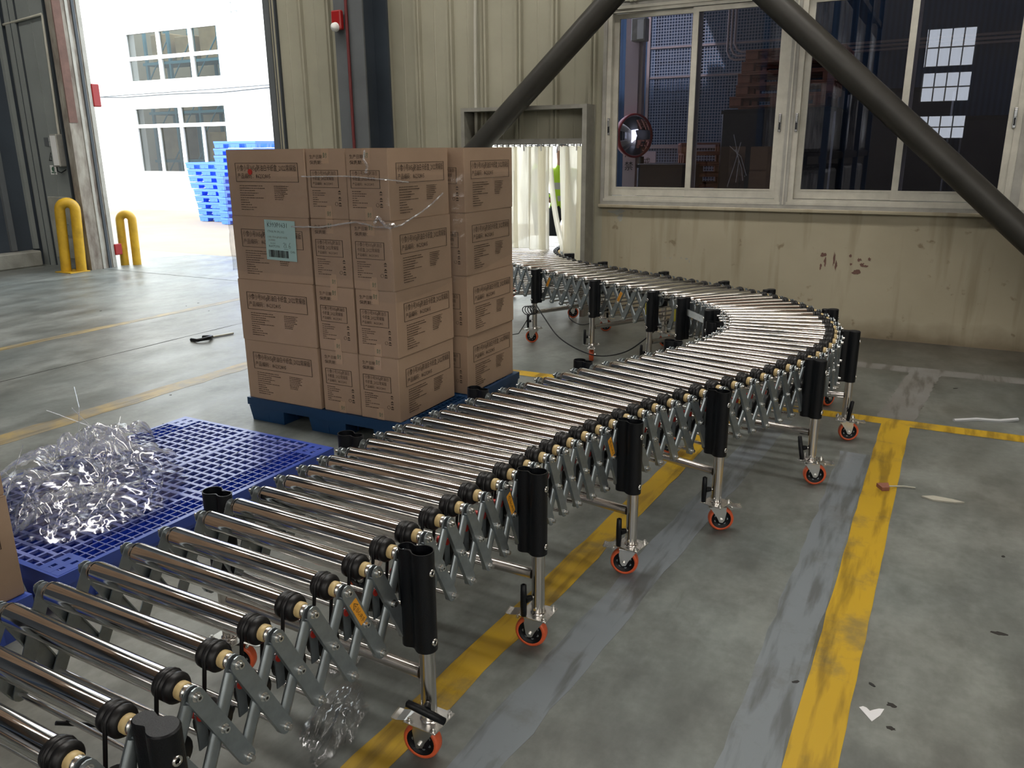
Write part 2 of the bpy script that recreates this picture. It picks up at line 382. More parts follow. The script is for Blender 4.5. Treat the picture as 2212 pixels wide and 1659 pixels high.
# painted lines, 1 mm of paint on the concrete
def strip(name, pts, z0, z1, m, label=None):
    b = MB(); b.prism(pts, z0, z1, m); return obj(name, b, fl, None, label)
def ragged(x0a, x1a, y0, x0b, x1b, y1, n=40, amp=.006, seed=1):
    rnd = random.Random(seed); A = []; B = []
    for i in range(n+1):
        t = i/n; y = y0+(y1-y0)*t
        A.append((x0a+(x0b-x0a)*t + rnd.uniform(-amp, amp), y)); B.append((x1a+(x1b-x1a)*t + rnd.uniform(-amp, amp), y))
    return B + A[::-1]
def qstrip(name, x0a, x1a, y0, x0b, x1b, y1, z1, m, label=None, n=40, amp=.006, seed=1):
    rnd = random.Random(seed); b = MB(); v = []
    for i in range(n+1):
        t = i/n; y = y0+(y1-y0)*t
        v.append((x0a+(x0b-x0a)*t + rnd.uniform(-amp, amp), y, z1)); v.append((x1a+(x1b-x1a)*t + rnd.uniform(-amp, amp), y, z1))
    f = [(2*i, 2*i+1, 2*i+3, 2*i+2) for i in range(n)]
    w = [(x, y, .0001) for x, y, z in v]; o = len(v)
    f += [(2*i+2, 2*i, 2*i+o, 2*i+2+o) for i in range(n)] + [(2*i+1, 2*i+3, 2*i+3+o, 2*i+1+o) for i in range(n)]
    b.add(v+w, f, m); return obj(name, b, fl, None, label)
qstrip('painted_line', -.217, -.095, .2, -.205, -.05, 5.10, .0016, 'line_yellow', 'bright yellow lane line right of the conveyor', amp=.003)
qstrip('painted_line', -.385, -.225, .2, -.36, -.213, 4.5, .0010, 'line_grey', 'grey strip beside the yellow lane line', amp=.008, seed=4)
qstrip('painted_line', -1.312, -1.195, .2, -1.11, -1.0, 5.10, .0016, 'line_yellow', 'yellow line running under the conveyor', amp=.006, seed=2)
qstrip('painted_line', -1.085, -.955, .2, -.84, -.69, 4.9, .0010, 'line_grey', 'grey strip beside the yellow line under the conveyor', amp=.008, seed=5)
def xline(name, x0, x1, y0, y1, z1, m, label, amp=.004, seed=3):
    rnd = random.Random(seed); n = 60; b = MB(); v = []
    for i in range(n+1):
        x = x0+(x1-x0)*i/n; v.append((x, y0+rnd.uniform(-amp, amp), z1)); v.append((x, y1+rnd.uniform(-amp, amp), z1))
    b.add(v, [(2*i, 2*i+2, 2*i+3, 2*i+1) for i in range(n)], m); return obj(name, b, fl, None, label)
xline('painted_line', -3.4, 6, 5.09, 5.215, .0013, 'line_yellow', 'yellow line crossing the floor in front of the wall')
xline('painted_line', -1, 6, 6.42, 6.60, .0010, 'line_grey_faint', 'faint grey line nearest the wall', .01)
qstrip('painted_line', -.24, -.03, 5.22, -.12, .09, 6.42, .0008, 'line_grey_faint', 'faint grey line between two cross lines', amp=.008, seed=6)
qstrip('painted_line', -7.10, -6.98, 0, -7.04, -6.93, 6.9, .0010, 'line_yellow_worn', 'faded yellow line on the far left floor', amp=.01, seed=7)
qstrip('painted_line', -4.82, -4.64, 0, -4.78, -4.62, 4.6, .0010, 'line_yellow_worn', 'faded yellow line left of the empty pallet', amp=.012, seed=8)
qstrip('floor_joint', -6.06, -6.045, -4, -5.94, -5.93, 6.9, .0006, 'crack', amp=.004, seed=9)
xline('floor_joint', -10.67, -7.08, 7.50, 7.515, .0008, 'crack', 'dark joint line at the doorway', .002)
def blob_poly(r, n, seed, sx=1, sy=1, rough=.35):
    rnd = random.Random(seed); return [(math.cos(2*math.pi*i/n)*r*sx*(1+rnd.uniform(-rough, rough)), math.sin(2*math.pi*i/n)*r*sy*(1+rnd.uniform(-rough, rough))) for i in range(n)]
for k, (x, y, r, sx) in enumerate([(.03, 2.33, .011, 1.3), (.035, 2.22, .009, 1.5), (-.08, 3.63, .012, 1.5), (.52, 3.05, .011, 1.5), (-1.9, 3.4, .01, 2), (.33, 2.9, .012, 2)]):
    b = MB(); b.prism(blob_poly(r, 14, 30+k, sx, .8), 0, .0012, 'crack'); obj('floor_chip', b, fl, T(x, y, 0))

# wall with the windows: corrugated sheeting, plaster parapet
wf = struct('wall_front', MB().box((-2.99, WY, 0), (XR, WY+.2, 1.06), 'plaster'))
RIB = .39
def sheet_panel(x0, x1, z0, z1, y=WY, m='sheet', parent=None, name='wall_panel', flip=1):
    xs = [x0]; ys = [0]
    k0 = math.ceil((x0+4.28-.05)/RIB); k = k0
    while -4.28+k*RIB < x1+.0:
        xc = -4.28+k*RIB
        for dx, dy in ((-.045, 0), (-.034, -.036), (-.012, -.036), (0, -.016), (.012, -.036), (.034, -.036), (.045, 0), (.19, 0), (.20, -.004), (.21, 0)):
            x = xc+dx
            if x > xs[-1]+1e-4 and x < x1: xs.append(x); ys.append(dy)
        k += 1
    xs.append(x1); ys.append(0); n = len(xs)
    v = [(xs[i], y+ys[i]*flip, z) for z in (z0, z1) for i in range(n)]
    v += [(xs[i], y+ys[i]*flip+.006, z) for z in (z0, z1) for i in range(n)]
    b = MB(); f = [(i, i+1, n+i+1, n+i) for i in range(n-1)] + [(2*n+i+1, 2*n+i, 3*n+i, 3*n+i+1) for i in range(n-1)]
    f += [(0, n, 3*n, 2*n), (n-1, 3*n-1, 4*n-1, 2*n-1)]
    b.add(v, f, m); return obj(name, b, parent)
brk = [-7.08, -6.41, -5.63, -4.85, -4.44]
for a, b_ in zip(brk, brk[1:]): sheet_panel(a, b_, 0, ROOF, parent=wf)
for a, b_ in ((-4.44, -3.68), (-3.68, -3.10)): sheet_panel(a, b_, 1.68, ROOF, parent=wf)
sheet_panel(-3.10, -2.99, 0, ROOF, parent=wf)
x = -2.99
while x < XR-.1: sheet_panel(x, min(x+.78, XR), 2.86, ROOF, parent=wf); x += .78
x = -10.67
while x < -7.09: sheet_panel(x, min(x+.78, -7.08), 4.7, ROOF, parent=wf); x += .78
obj('wall_ledge', MB().bbox((-3.02, WY-.05, 1.055), (XR, WY+.02, 1.085), 'plaster', .006).box((-3.0, WY-.03, 1.085), (XR, WY+.05, 1.13), 'alu_dull'), wf)
# flaked paint patches on the plaster
def wall_patch(x, z, r, sx, sy, seed, m='rust_brown'):
    b = MB(); b.prism(blob_poly(r, 16, seed, sx, sy, .45), 0, .002, m); obj('paint_flake', b, wf, Matrix.Translation((x, WY-.0005, z)) @ Matrix.Rotation(math.pi/2, 4, 'X'))
for k, (x, z, r, sx, sy) in enumerate([(-.92, .70, .02, 1.2, .8), (-.90, .64, .018, .5, 2), (-.935, .60, .016, .5, 1.6), (-.83, .66, .016, .5, 3.4), (-.81, .61, .016, .5, 2.2), (-.70, .70, .012, 1, 1), (-.63, .67, .014, 1, 1), (-.60, .63, .016, 1, 1), (-.55, .68, .012, 1, 1), (-.57, .62, .012, 1.3, .8), (-.64, .565, .032, 1.3, .6), (-.69, .63, .009, 1, 1)]):
    wall_patch(x, z, r, sx, sy, 50+k)
for k, (x, z, r, sx, sy) in enumerate([(-2.13, .60, .012, 1.2, .7), (-2.10, .575, .01, .5, 1.5), (-2.18, .605, .01, 1, .5), (-2.28, .60, .008, 1.6, .5), (-2.34, .60, .006, 1.2, .5)]):
    wall_patch(x, z, r, sx, sy, 70+k, 'curb')
# paint peeled at the left end under the ledge
wall_patch(-2.83, 1.015, .05, 1.6, .5, 90, 'curb'); wall_patch(-2.80, .965, .03, .8, 1.1, 91, 'curb')

# part of the same wall left of the big doorway
lw_ = struct('wall_far_left', MB().box((XL, WY, 0), (-10.93, WY+.12, ROOF), 'panel_grey'))
b = MB()
for x in (-11.72, -11.40): b.box((x, WY-.012, .95), (x+.012, WY, ROOF), 'panel_grey')
obj('panel_seam', b, lw_)
obj('lower_panel', MB().bbox((-11.62, WY-.035, .12), (-10.98, WY, 1.0), 'curb', .008), lw_)
struct('trim_1', MB().box((-11.92, WY-.04, 0), (-11.70, WY, ROOF), 'panel_grey').box((-11.80, WY-.045, 0), (-11.79, WY-.04, ROOF), 'rail_dark').box((-11.70, WY-.02, 0), (-11.685, WY, ROOF), 'rail_dark'))
# weathered jamb, guide rails of the roller door
struct('jamb_left', MB().box((-10.80, WY-.16, 0), (-10.67, 7.72, 4.7), 'weathered').box((-10.68, 7.52, 0), (-10.66, 7.56, 4.7), 'alu_dull').box((-10.68, 7.61, 0), (-10.655, 7.65, 4.7), 'rail_dark')
       .box((-10.68, 7.34, 2.0), (-10.664, 7.46, 4.7), 'rust_brown').box((-10.70, 7.68, 0), (-10.66, 7.74, 4.7), 'alu_dull'))
struct('guide_rail', MB().box((-10.96, WY-.10, 0), (-10.93, WY, 4.7), 'rail_dark').box((-10.93, WY-.04, 0), (-10.84, WY, 4.7), 'alu_dull').box((-10.84, WY-.12, 0), (-10.80, WY, 4.7), 'rail_dark'))
struct('jamb_right', MB().box((-7.12, WY-.05, 0), (-7.03, WY+.22, 4.7), 'column_paint').box((-7.03, WY-.03, 0), (-6.95, WY-.0, 4.7), 'rail_dark'))
struct('door_lintel', MB().box((-10.93, WY-.04, 4.6), (-7.03, WY+.2, 4.78), 'column_paint'))

wl_ = struct('wall_left', MB().box((XL-.15, YB, 0), (XL, WY, ROOF), 'sheet_dark'))
b = MB()
for k in range(24): b.box((XL, -4+k*.48, .24), (XL+.018, -4+k*.48+.05, ROOF), 'sheet_dark')
obj('wall_rib', b, wl_)['kind'] = 'stuff'
b = MB()
for i in range(12): b.bbox((XL, -2+i*.78, 0), (XL+.22, -2+i*.78+.77, .235+random.uniform(-.01, .01)), 'curb', .02)
o = obj('curb', b, wl_); o['kind'] = 'stuff'
obj('wall_trim', MB().box((XL, 7.02, .24), (XL+.05, 7.10, ROOF), 'column_paint').box((XL, 7.36, .24), (XL+.06, 7.42, ROOF), 'panel_grey'), wl_)
struct('wall_right', MB().box((XR, YB, 0), (XR+.15, WY+.2, ROOF), 'rear_wall'))
# rear wall with a stack of bright windows, seen only as a reflection in the dark glass
wins = [(-1.28, .08, 4.05, 5.2), (-1.30, .10, 2.98, 3.88), (-1.35, .10, 1.83, 2.55)]
wr = struct('wall_rear', MB().box((XL, YB-.15, 0), (-1.32, YB, ROOF), 'rear_wall').box((-1.32, YB-.15, 0), (.09, YB, 1.83), 'rear_wall').box((-1.32, YB-.15, 2.55), (.09, YB, 2.98), 'rear_wall')
            .box((-1.32, YB-.15, 3.88), (.09, YB, 4.05), 'rear_wall').box((-1.32, YB-.15, 5.2), (.09, YB, ROOF), 'rear_wall').box((.09, YB-.15, 0), (XR, YB, ROOF), 'rear_wall'))
for (x0, x1, z0, z1) in wins:
    b = MB()
    for i in range(5): b.box((x0+(x1-x0)*i/4-.02, YB-.1, z0), (x0+(x1-x0)*i/4+.02, YB-.04, z1), 'alu_dull')
    for i in range(3): b.box((x0, YB-.1, z0+(z1-z0)*i/2-.02), (x1, YB-.04, z0+(z1-z0)*i/2+.02), 'alu_dull')
    obj('window_grid', b, wr)
# roof with skylight strips
ce = struct('ceiling', MB().box((XL, YB, ROOF), (XR, WY+.2, ROOF+.12), 'roof_sheet'))
for y, w, xa in ((-13.2, .9, XR-1), (-8.0, .5, XR-1), (3.4, .9, 1.8)): obj('skylight', MB().box((XL+1, y, ROOF-.03), (xa, y+w, ROOF-.005), 'skylight'), ce)
for x in (-9.8, -2.2, 5.4): obj('rafter', MB().box((x-.12, YB, ROOF-.55), (x+.12, WY, ROOF-.53), 'column_paint').box((x-.01, YB, ROOF-.53), (x+.01, WY, ROOF-.02), 'column_paint').box((x-.12, YB, ROOF-.04), (x+.12, WY, ROOF-.02), 'column_paint'), ce)
# a rack row behind the camera (mirrored in the window glass)
rk = thing('storage_rack', 'tall storage rack with wrapped white goods, mirrored in the window glass', 'rack', M=T(-2.6, -5.5, 0))
b = MB()
for y in (-2.6, 0, 2.6, 5.2):
    for x in (-.55, .55): b.box((x-.05, y-.05, 0), (x+.05, y+.05, 6.2), 'blue_wall')
obj('rack_upright', b, rk)['kind'] = 'stuff'
b = MB()
for z in (1.5, 3.0, 4.5):
    for x in (-.55, .55): b.box((x-.03, -2.6, z-.12), (x+.03, 5.2, z), 'dark_box')
    b.box((-.55, -2.6, z), (.55, 5.2, z+.02), 'dark_box')
obj('rack_shelf', b, rk)['kind'] = 'stuff'
gm = MB().bbox((-.5, -.55, 0), (.5, .55, 1.15), 'goods_white', .05).mesh('wrapped_goods')
for lv, z in enumerate((.05, 1.52, 3.02, 4.52)):
    for k, y in enumerate((-1.9, -.7, .7, 1.9, 3.3, 4.4)):
        if (lv*6+k) % 5 == 3: continue
        g_ = thing('wrapped_goods', 'film-wrapped white goods on the rack mirrored in the window', 'goods', 'wrapped goods on the rack', T(-2.6, -5.5+y, z), gm)

# translucent daylight panels high in front and rear walls, plus an added fill panel
obj('glow_panel', MB().box((-6.9, WY-.04, 6.3), (7.5, WY-.03, 6.95), 'glow_panel'), wf)
obj('glow_panel', MB().box((-11.5, YB+.02, 6.8), (7.5, YB+.03, 7.6), 'glow_panel'), wr)
obj('glow_panel', MB().box((XR-.03, -9, 2.5), (XR-.02, 0, 5.0), 'glow_panel'), bpy.data.objects['wall_right'])  # unseen glowing panel, added as fill light from the right
# steel column, red pipe, fire alarm
struct('steel_column', MB().box((-5.74, 7.00, 0), (-5.38, 7.02, ROOF), 'column_paint').box((-5.57, 7.02, 0), (-5.55, 7.40, ROOF), 'sheet_dark').box((-5.74, 7.40, 0), (-5.38, 7.43, ROOF), 'sheet_dark').box((-5.74, 7.015, 0), (-5.70, 7.03, ROOF), 'column_paint'))  # web and back flange darker: recess shade put into their colour
def pipe(name, pts, r, m, label, cat, n=10, group=None):
    return thing(name, label, cat, group, None, MB().tube(pts, r, m, n))
pipe('sprinkler_pipe', [(-5.56, 6.975, 0), (-5.56, 6.975, ROOF)], .016, 'red_pipe', 'thin red vertical pipe on the steel column', 'pipe')
al = thing('fire_alarm', 'red wall alarm with white sounder cap high on the steel column', 'alarm', None, T(-5.66, 6.955, 2.84))
obj('alarm_body', MB().bbox((-.06, -.03, -.07), (.06, .03, .11), 'alarm_red', .012), al)
obj('alarm_sounder', MB().lathe([(0, .045), (.03, .042), (.05, .025), (.055, 0.001)], (0, -1, -.2), (0, -.03, -.045), 'white_plastic', 16), al)
pipe('conduit_pipe', [(-4.30, 7.43, 4.6), (-4.31, 7.43, 3.4), (-4.335, 7.43, 2.9), (-4.345, 7.43, 2.4), (-4.35, 7.43, 2.0), (-4.35, 7.43, 1.6)], .017, 'conduit', 'pale conduit running down the corrugated wall above the cartons', 'conduit')

# diagonal round braces: inverted V from the bay centre
def brace(name, p0, p1, label):
    return thing(name, label, 'brace', 'diagonal wall braces', None, MB().cyl(p0, p1, .10, 'brace_paint', n=28))
brace('diagonal_brace', (-5.24, 7.2, .70), (-2.30, 7.2, 3.33), 'dark round diagonal brace leaning left in front of the strip curtain')
br = brace('diagonal_brace', (-2.10, 7.2, 3.31), (1.42, 7.2, .14), 'dark round diagonal brace crossing in front of the windows')
struct('brace_plate', MB().box((-5.40, 7.19, .45), (-5.20, 7.21, .85), 'brace_paint').box((-2.45, 7.19, 3.15), (-1.95, 7.21, 3.7), 'brace_paint').box((-2.3, 7.2, 3.4), (-2.1, 7.5, 3.6), 'brace_paint'))

# ------------------------------------------------------------------ windows
def handle(parent, x, z, M=None):
    b = MB().bbox((x-.012, WY-.036, z-.075), (x+.012, WY-.028, z+.075), 'zinc_bright', .003).box((x-.006, WY-.038, z-.055), (x+.006, WY-.030, z+.0), 'black_plastic').bbox((x-.011, WY-.046, z+.005), (x+.011, WY-.030, z+.06), 'zinc_bright', .003)
    obj('window_latch', b, parent)
def window(name, x0, x1, z0, z1, mull, latch_x, glass='glass'):
    y0, y1 = WY-.02, WY+.08
    w = .045; b = MB()
    b.box((x0, y0, z0), (x1, y1, z0+.035), 'window_alu').box((x0, y0, z1-.04), (x1, y1, z1), 'window_alu').box((x0, y0, z0), (x0+w, y1, z1), 'window_alu').box((x1-w, y0, z0), (x1, y1, z1), 'window_alu')
    b.box((x0-.006, y0-.012, z0-.012), (x1+.006, y0+.004, z0+.012), 'window_alu').box((x0-.006, y0-.012, z1-.012), (x1+.006, y0+.004, z1+.012), 'window_alu')
    o = struct(name, b)
    def sash(a, c, y, m):
        s = MB(); s.box((a, y-.012, z0+.04), (c, y+.018, z0+.115), m).box((a, y-.012, z1-.085), (c, y+.018, z1-.045), m).box((a, y-.012, z0+.04), (a+.05, y+.018, z1-.045), m).box((c-.05, y-.012, z0+.04), (c, y+.018, z1-.045), m)
        s.box((a+.046, y-.015, z0+.105), (c-.046, y-.008, z0+.118), m)
        q = obj('window_sash', s, o); obj('glass_pane', MB().box((a+.05, y+.004, z0+.115), (c-.05, y+.009, z1-.085), glass), q); return q
    sash(x0+w, mull+.04, WY+.045, 'window_alu'); sash(mull-.035, x1-w, WY+.008, 'window_alu')
    for lx in latch_x: handle(o, lx, 1.80)
    return o
window('window_1', -2.965, -1.325, 1.13, 2.82, -2.145, (-2.93, -1.372))
window('window_2', -1.262, .405, 1.13, 2.82, -.41, (-1.235, .352))
window('window_3', .465, 2.1, 1.13, 2.82, 1.28, (.5,))
struct('trim_2', MB().box((-1.325, WY-.03, 1.12), (-1.262, WY+.06, 2.85), 'alu_dull').box((-1.300, WY-.036, 1.12), (-1.288, WY-.03, 2.85), 'window_alu').box((.405, WY-.03, 1.12), (.465, WY+.06, 2.85), 'alu_dull')
       .box((-3.0, WY-.03, 1.06), (-2.965, WY+.06, 2.85), 'alu_dull').box((2.1, WY, 1.1), (XR, WY+.1, 2.86), 'sheet').box((-3.0, WY-.02, 2.82), (2.1, WY+.1, 2.87), 'alu_dull').box((-2.93, WY-.03, 2.87), (2.1, WY, 2.90), 'window_alu'))

# ------------------------------------------------------------------ conveyor doorway with strip curtain
b = MB(); m = 'steel_frame'
y0 = 7.28
b.box((-4.44, y0, 1.965), (-3.075, y0+.005, 2.0), m).box((-4.44, y0, 1.995), (-3.075, WY, 2.0), m).box((-4.44, y0, 1.965), (-3.075, WY-.03, 1.97), m)
b.box((-3.115, y0, 0), (-3.075, y0+.005, 2.0), m).box((-3.08, y0, 0), (-3.075, WY, 2.0), m).box((-3.12, y0, 0), (-3.115, WY, 1.97), m)
b.box((-4.44, y0, 0), (-4.40, y0+.005, 2.0), m).box((-4.44, y0, 0), (-4.435, WY, 2.0), m).box((-4.405, y0, 0), (-4.40, WY, 1.97), m)
b.box((-3.13, WY-.03, 0), (-3.07, WY+.08, 2.0), m)
struct('door_frame', b)
sc_ = thing('strip_curtain', 'translucent plastic strip curtain hanging in the conveyor doorway', 'curtain', M=T(-3.77, 7.46, 0))
b = MB().box((-.665, -.01, 1.645), (.665, .025, 1.70), 'alu_dull')
obj('curtain_rail', b, sc_)
hb = MB()
for i in range(20):
    x = -.64+i*.065; hb.box((x, -.018, 1.632), (x+.035, -.008, 1.642), 'zinc_bright').box((x+.03, -.018, 1.622), (x+.038, -.008, 1.655), 'zinc_bright')
obj('curtain_hooks', hb, sc_)['kind'] = 'stuff'
rnd = random.Random(3)
strips = [(-.66, .20, .50, 0, 0), (-.49, .19, .42, .00, 0), (-.33, .20, .52, .02, 0), (-.17, .19, .60, -.01, 0), (.0, .19, .50, .0, 0), (.10, .12, .56, .0, 0), (.21, .055, .54, .14, .04), (.335, .10, .50, .05, .1), (.40, .24, .43, .0, 0), (.52, .12, .40, 0, 0)]
for k, (x, w, zb, sway, tw) in enumerate(strips):
    N = 16; v = []; cols = 5
    for i in range(N+1):
        t = i/N; z = 1.63+(zb-1.63)*t; dx = sway*t**2.2*1.2; ww = w*(1-.25*abs(sway)*4*t)
        for j in range(cols):
            u = j/(cols-1); xx = x+dx+ww*u; yy = .012*(k % 2) + .014*math.sin(u*math.pi) + .015*math.sin(3*t+k)*t + tw*t*u
            v.append((xx, yy, z))
    f = [(i*cols+j, i*cols+j+1, (i+1)*cols+j+1, (i+1)*cols+j) for i in range(N) for j in range(cols-1)]
    bb = MB(); bb.add(v, f, 'pvc_strip', True); obj('curtain_strip', bb, sc_)
for i, x in enumerate((-.62, -.43, -.24, -.05, .14, .33, .52, .635)):
    obj('curtain_clip', MB().bbox((x, -.022, 1.585), (x+.012, -.010, 1.645), 'white_plastic', .002), sc_)

# ------------------------------------------------------------------ roller conveyors
ZR, ZM, ZB = .60, .487, .375
Lpts = [(-1.775,.888),(-1.785,.989),(-1.781,1.102),(-1.773,1.216),(-1.758,1.326),(-1.753,1.444),(-1.745,1.543),(-1.739,1.645),(-1.732,1.747),(-1.727,1.844),(-1.72,1.94),(-1.712,2.03),(-1.705,2.129),(-1.69,2.22),(-1.675,2.318),(-1.664,2.418),(-1.646,2.518),(-1.624,2.617),(-1.602,2.72),(-1.577,2.815),(-1.549,2.912),(-1.516,3.015),(-1.485,3.125),(-1.447,3.235),(-1.406,3.336),(-1.366,3.431),(-1.319,3.521),(-1.277,3.61),(-1.233,3.695),(-1.195,3.785),(-1.162,3.868),(-1.132,3.953),(-1.103,4.036),(-1.077,4.12),(-1.058,4.21),(-1.041,4.30),(-1.030,4.38),(-1.025,4.455)]
Rpts = [(-1.154,.876),(-1.153,.987),(-1.149,1.095),(-1.143,1.2),(-1.138,1.307),(-1.131,1.414),(-1.13,1.52),(-1.125,1.625),(-1.122,1.731),(-1.118,1.83),(-1.117,1.928),(-1.113,2.027),(-1.108,2.12),(-1.10,2.21),(-1.087,2.297),(-1.074,2.381),(-1.062,2.468),(-1.043,2.553),(-1.025,2.64),(-1.008,2.725),(-.985,2.81),(-.956,2.898),(-.927,2.985),(-.89,3.075),(-.851,3.173),(-.81,3.268),(-.767,3.358),(-.718,3.449),(-.676,3.543),(-.633,3.64),(-.593,3.743),(-.558,3.853),(-.525,3.962),(-.494,4.07),(-.466,4.175),(-.446,4.283),(-.433,4.398),(-.428,4.51)]
CD = []          # (centre, across unit vector)
for yy in (.33, .44, .55, .66, .768): CD.append((Vector((-1.775+.28, yy)), Vector((1, -.01)).normalized()))
for l_, r_ in zip(Lpts, Rpts):
    l_ = Vector(l_); r_ = Vector(r_); d = (r_-l_).normalized(); c = (l_+r_)/2; CD.append((c - d*.02, d))
NEAR = len(CD)
O = Vector((-2.135, 4.50)); RC = 1.385
for k in range(1, 16):
    a = math.radians(4.17*k); CD.append((O+Vector((math.cos(a), math.sin(a)))*RC, Vector((math.cos(a), math.sin(a)))))
SPLIT = len(CD)
c, d = CD[-1]; hd = math.radians(90+62.6)
pos = c.copy()
for k in range(13):
    st = .10 if k == 0 else .1265; pos = pos + Vector((math.cos(hd), math.sin(hd)))*st; CD.append((pos.copy(), Vector((math.sin(hd), -math.cos(hd)))))
for k in range(12):
    hd -= math.radians(4.0); pos = pos + Vector((math.cos(hd), math.sin(hd)))*.122; CD.append((pos.copy(), Vector((math.sin(hd), -math.cos(hd)))))
for k in range(9):
    pos = pos + Vector((math.cos(hd), math.sin(hd)))*.12; CD.append((pos.copy(), Vector((math.sin(hd), -math.cos(hd)))))
FR = [frame(c, d, Vector((-d.y, d.x)), ZR) for c, d in CD]

roller_me = MB().lathe([(-.283, .008), (-.283, .017), (-.279, .0245), (-.272, .0268), (.237, .0268)], (1, 0, 0), (0, 0, 0), 'chrome', 28).mesh('roller')
sleeve_prof = [(.234, .0272), (.236, .0305), (.243, .0315), (.248, .0315), (.2495, .0287), (.253, .0287), (.2545, .0315), (.260, .0315), (.2615, .0287), (.265, .0287), (.2665, .0315), (.274, .0315), (.280, .028), (.283, .021), (.283, .006)]
sleeve_me = MB().lathe(sleeve_prof, (1, 0, 0), (0, 0, 0), 'black_rubber', 24).mesh('drive_sleeve')
cap_me = MB().lathe([(.282, .0185), (.293, .0190), (.298, .0175), (.299, .006)], (1, 0, 0), (0, 0, 0), 'cap_plastic', 18).lathe([(.299, .0165), (.307, .0165), (.308, .006)], (1, 0, 0), (0, 0, 0), 'zinc_bright', 14).mesh('bearing_cap')
lcap_me = MB().lathe([(-.281, .0255), (-.288, .024), (-.293, .016), (-.293, .006)], (1, 0, 0), (0, 0, 0), 'zinc_bright', 16).cyl((-.345, 0, 0), (-.28, 0, 0), .006, 'zinc_bright', n=8).mesh('end_cap')
bolt_me = MB().cyl((0, 0, -.001), (0, 0, .002), .0105, 'zinc_bright', n=14).cyl((0, 0, .002), (0, 0, .011), .0072, 'zinc_bright', n=12).cyl((0, 0, .0108), (0, 0, .0113), .0035, 'ink_black', n=6).mesh('bolt')
rod_me = MB().cyl((-.34, 0, 0), (.34, 0, 0), .0065, 'steel_tube', n=10).mesh('cross_rod')
AL = .25
def arm_mesh(name, m, curved):
    b = MB(); h = .0178; n = 7; poly = []
    for i in range(n): a = -math.pi/2+math.pi*i/(n-1); poly.append((AL+h*math.cos(a), h*math.sin(a)))
    for i in range(n): a = math.pi/2+math.pi*i/(n-1); poly.append((h*math.cos(a), h*math.sin(a)))
    if curved:   # rolled channel, rounded face outwards
        b.prism(poly, -.002, .0015, m)
        v = []; K = 6
        for x in (.018, AL-.018):
            for i in range(K+1):
                a = math.pi*i/K; v.append((x, -math.cos(a)*h*.92, .001+math.sin(a)*.007))
        b.add(v, [(i, i+1, K+2+i, K+1+i) for i in range(K)], m, True)
        b.add(v, [tuple(range(K, -1, -1)), tuple(range(K+1, 2*K+2))], m)
    else:
        b.prism(poly, -.0015, .0015, m)
        b.box((0, h-.002, -.010), (AL, h+.0005, .001), m).box((0, -h-.0005, -.010), (AL, -h+.002, .001), m)
    return b.mesh(name)
armo_me = arm_mesh('scissor_arm', 'zinc', False); armi_me = arm_mesh('scissor_arm', 'zinc', True)
stk = MB().box((.035, -.0125, .0016), (.115, .0125, .0022), 'sticker_orange')
stk.prism([(.041, 0), (.057, -.010), (.057, .010)], .0022, .0025, 'ink_black'); stk.prism([(.0445, 0), (.0555, -.0072), (.0555, .0072)], .0025, .0027, 'sticker_orange'); stk.prism([(.049, -.001), (.0545, -.001), (.0545, .001), (.049, .001)], .0027, .0029, 'ink_black')
put_text(stk, '当心夹手', .0135, 'ink_black', .060, -.0048, .050, Matrix.Translation((0, 0, .0025)))
stk_me = stk.mesh('warning_label')
pulley_me = MB().lathe([(-.022, .004), (-.022, .034), (-.018, .037), (-.005, .031), (.005, .031), (.018, .037), (.022, .034), (.022, .004)], (1, 0, 0), (0, 0, 0), 'black_rubber', 20).cyl((-.03, 0, 0), (.045, 0, 0), .006, 'zinc_bright', n=8).mesh('idler_pulley')
red_me = MB().cyl((-.018, 0, 0), (.016, 0, 0), .0105, 'red_plastic', n=14).box((.010, -.012, -.075), (.013, .012, .012), 'zinc').mesh('red_knob')

def arm(parent, P, Q, nrm, me, bolts, label):
    P = Vector(P); Q = Vector(Q); x = (Q-P); L = x.length; x.normalize(); z = Vector(nrm); z = (z-x*z.dot(x)).normalized(); y = z.cross(x)
    M = Matrix(((x.x, y.x, z.x, P.x), (x.y, y.y, z.y, P.y), (x.z, y.z, z.z, P.z), (0, 0, 0, 1)))
    o = obj('scissor_arm', me, parent, M @ Matrix.Diagonal((L/AL, 1, 1, 1)))
    for t in bolts: obj('bolt', bolt_me, o, M @ Matrix.Translation((t*L, 0, .0015)))
    if label: obj('warning_label', stk_me, o, M @ Matrix.Diagonal((L/AL, 1, 1, 1)), 'orange warning label with black triangle')
    return o

def belt_mesh(a, b):
    """loop of band between two circles in the yz plane: a=(y,z,r)"""
    pts = []
    (ya, za, ra), (yb, zb, rb) = a, b; dx, dz = yb-ya, zb-za; D = math.hypot(dx, dz); base = math.atan2(dz, dx); off = math.acos((ra-rb)/D)
    for i in range(9):
        t = base+off+(2*math.pi-2*off)*i/8; pts.append((0, ya+ra*math.cos(t), za+ra*math.sin(t)))
    for i in range(9):
        t = base-off+2*off*i/8; pts.append((0, yb+rb*math.cos(t), zb+rb*math.sin(t)))
    return MB().tube(pts, .0045, 'black_rubber', 6, closed=True).mesh('drive_belt')
beltB = belt_mesh((0, 0, .0300), (-.02, -.140, .030))

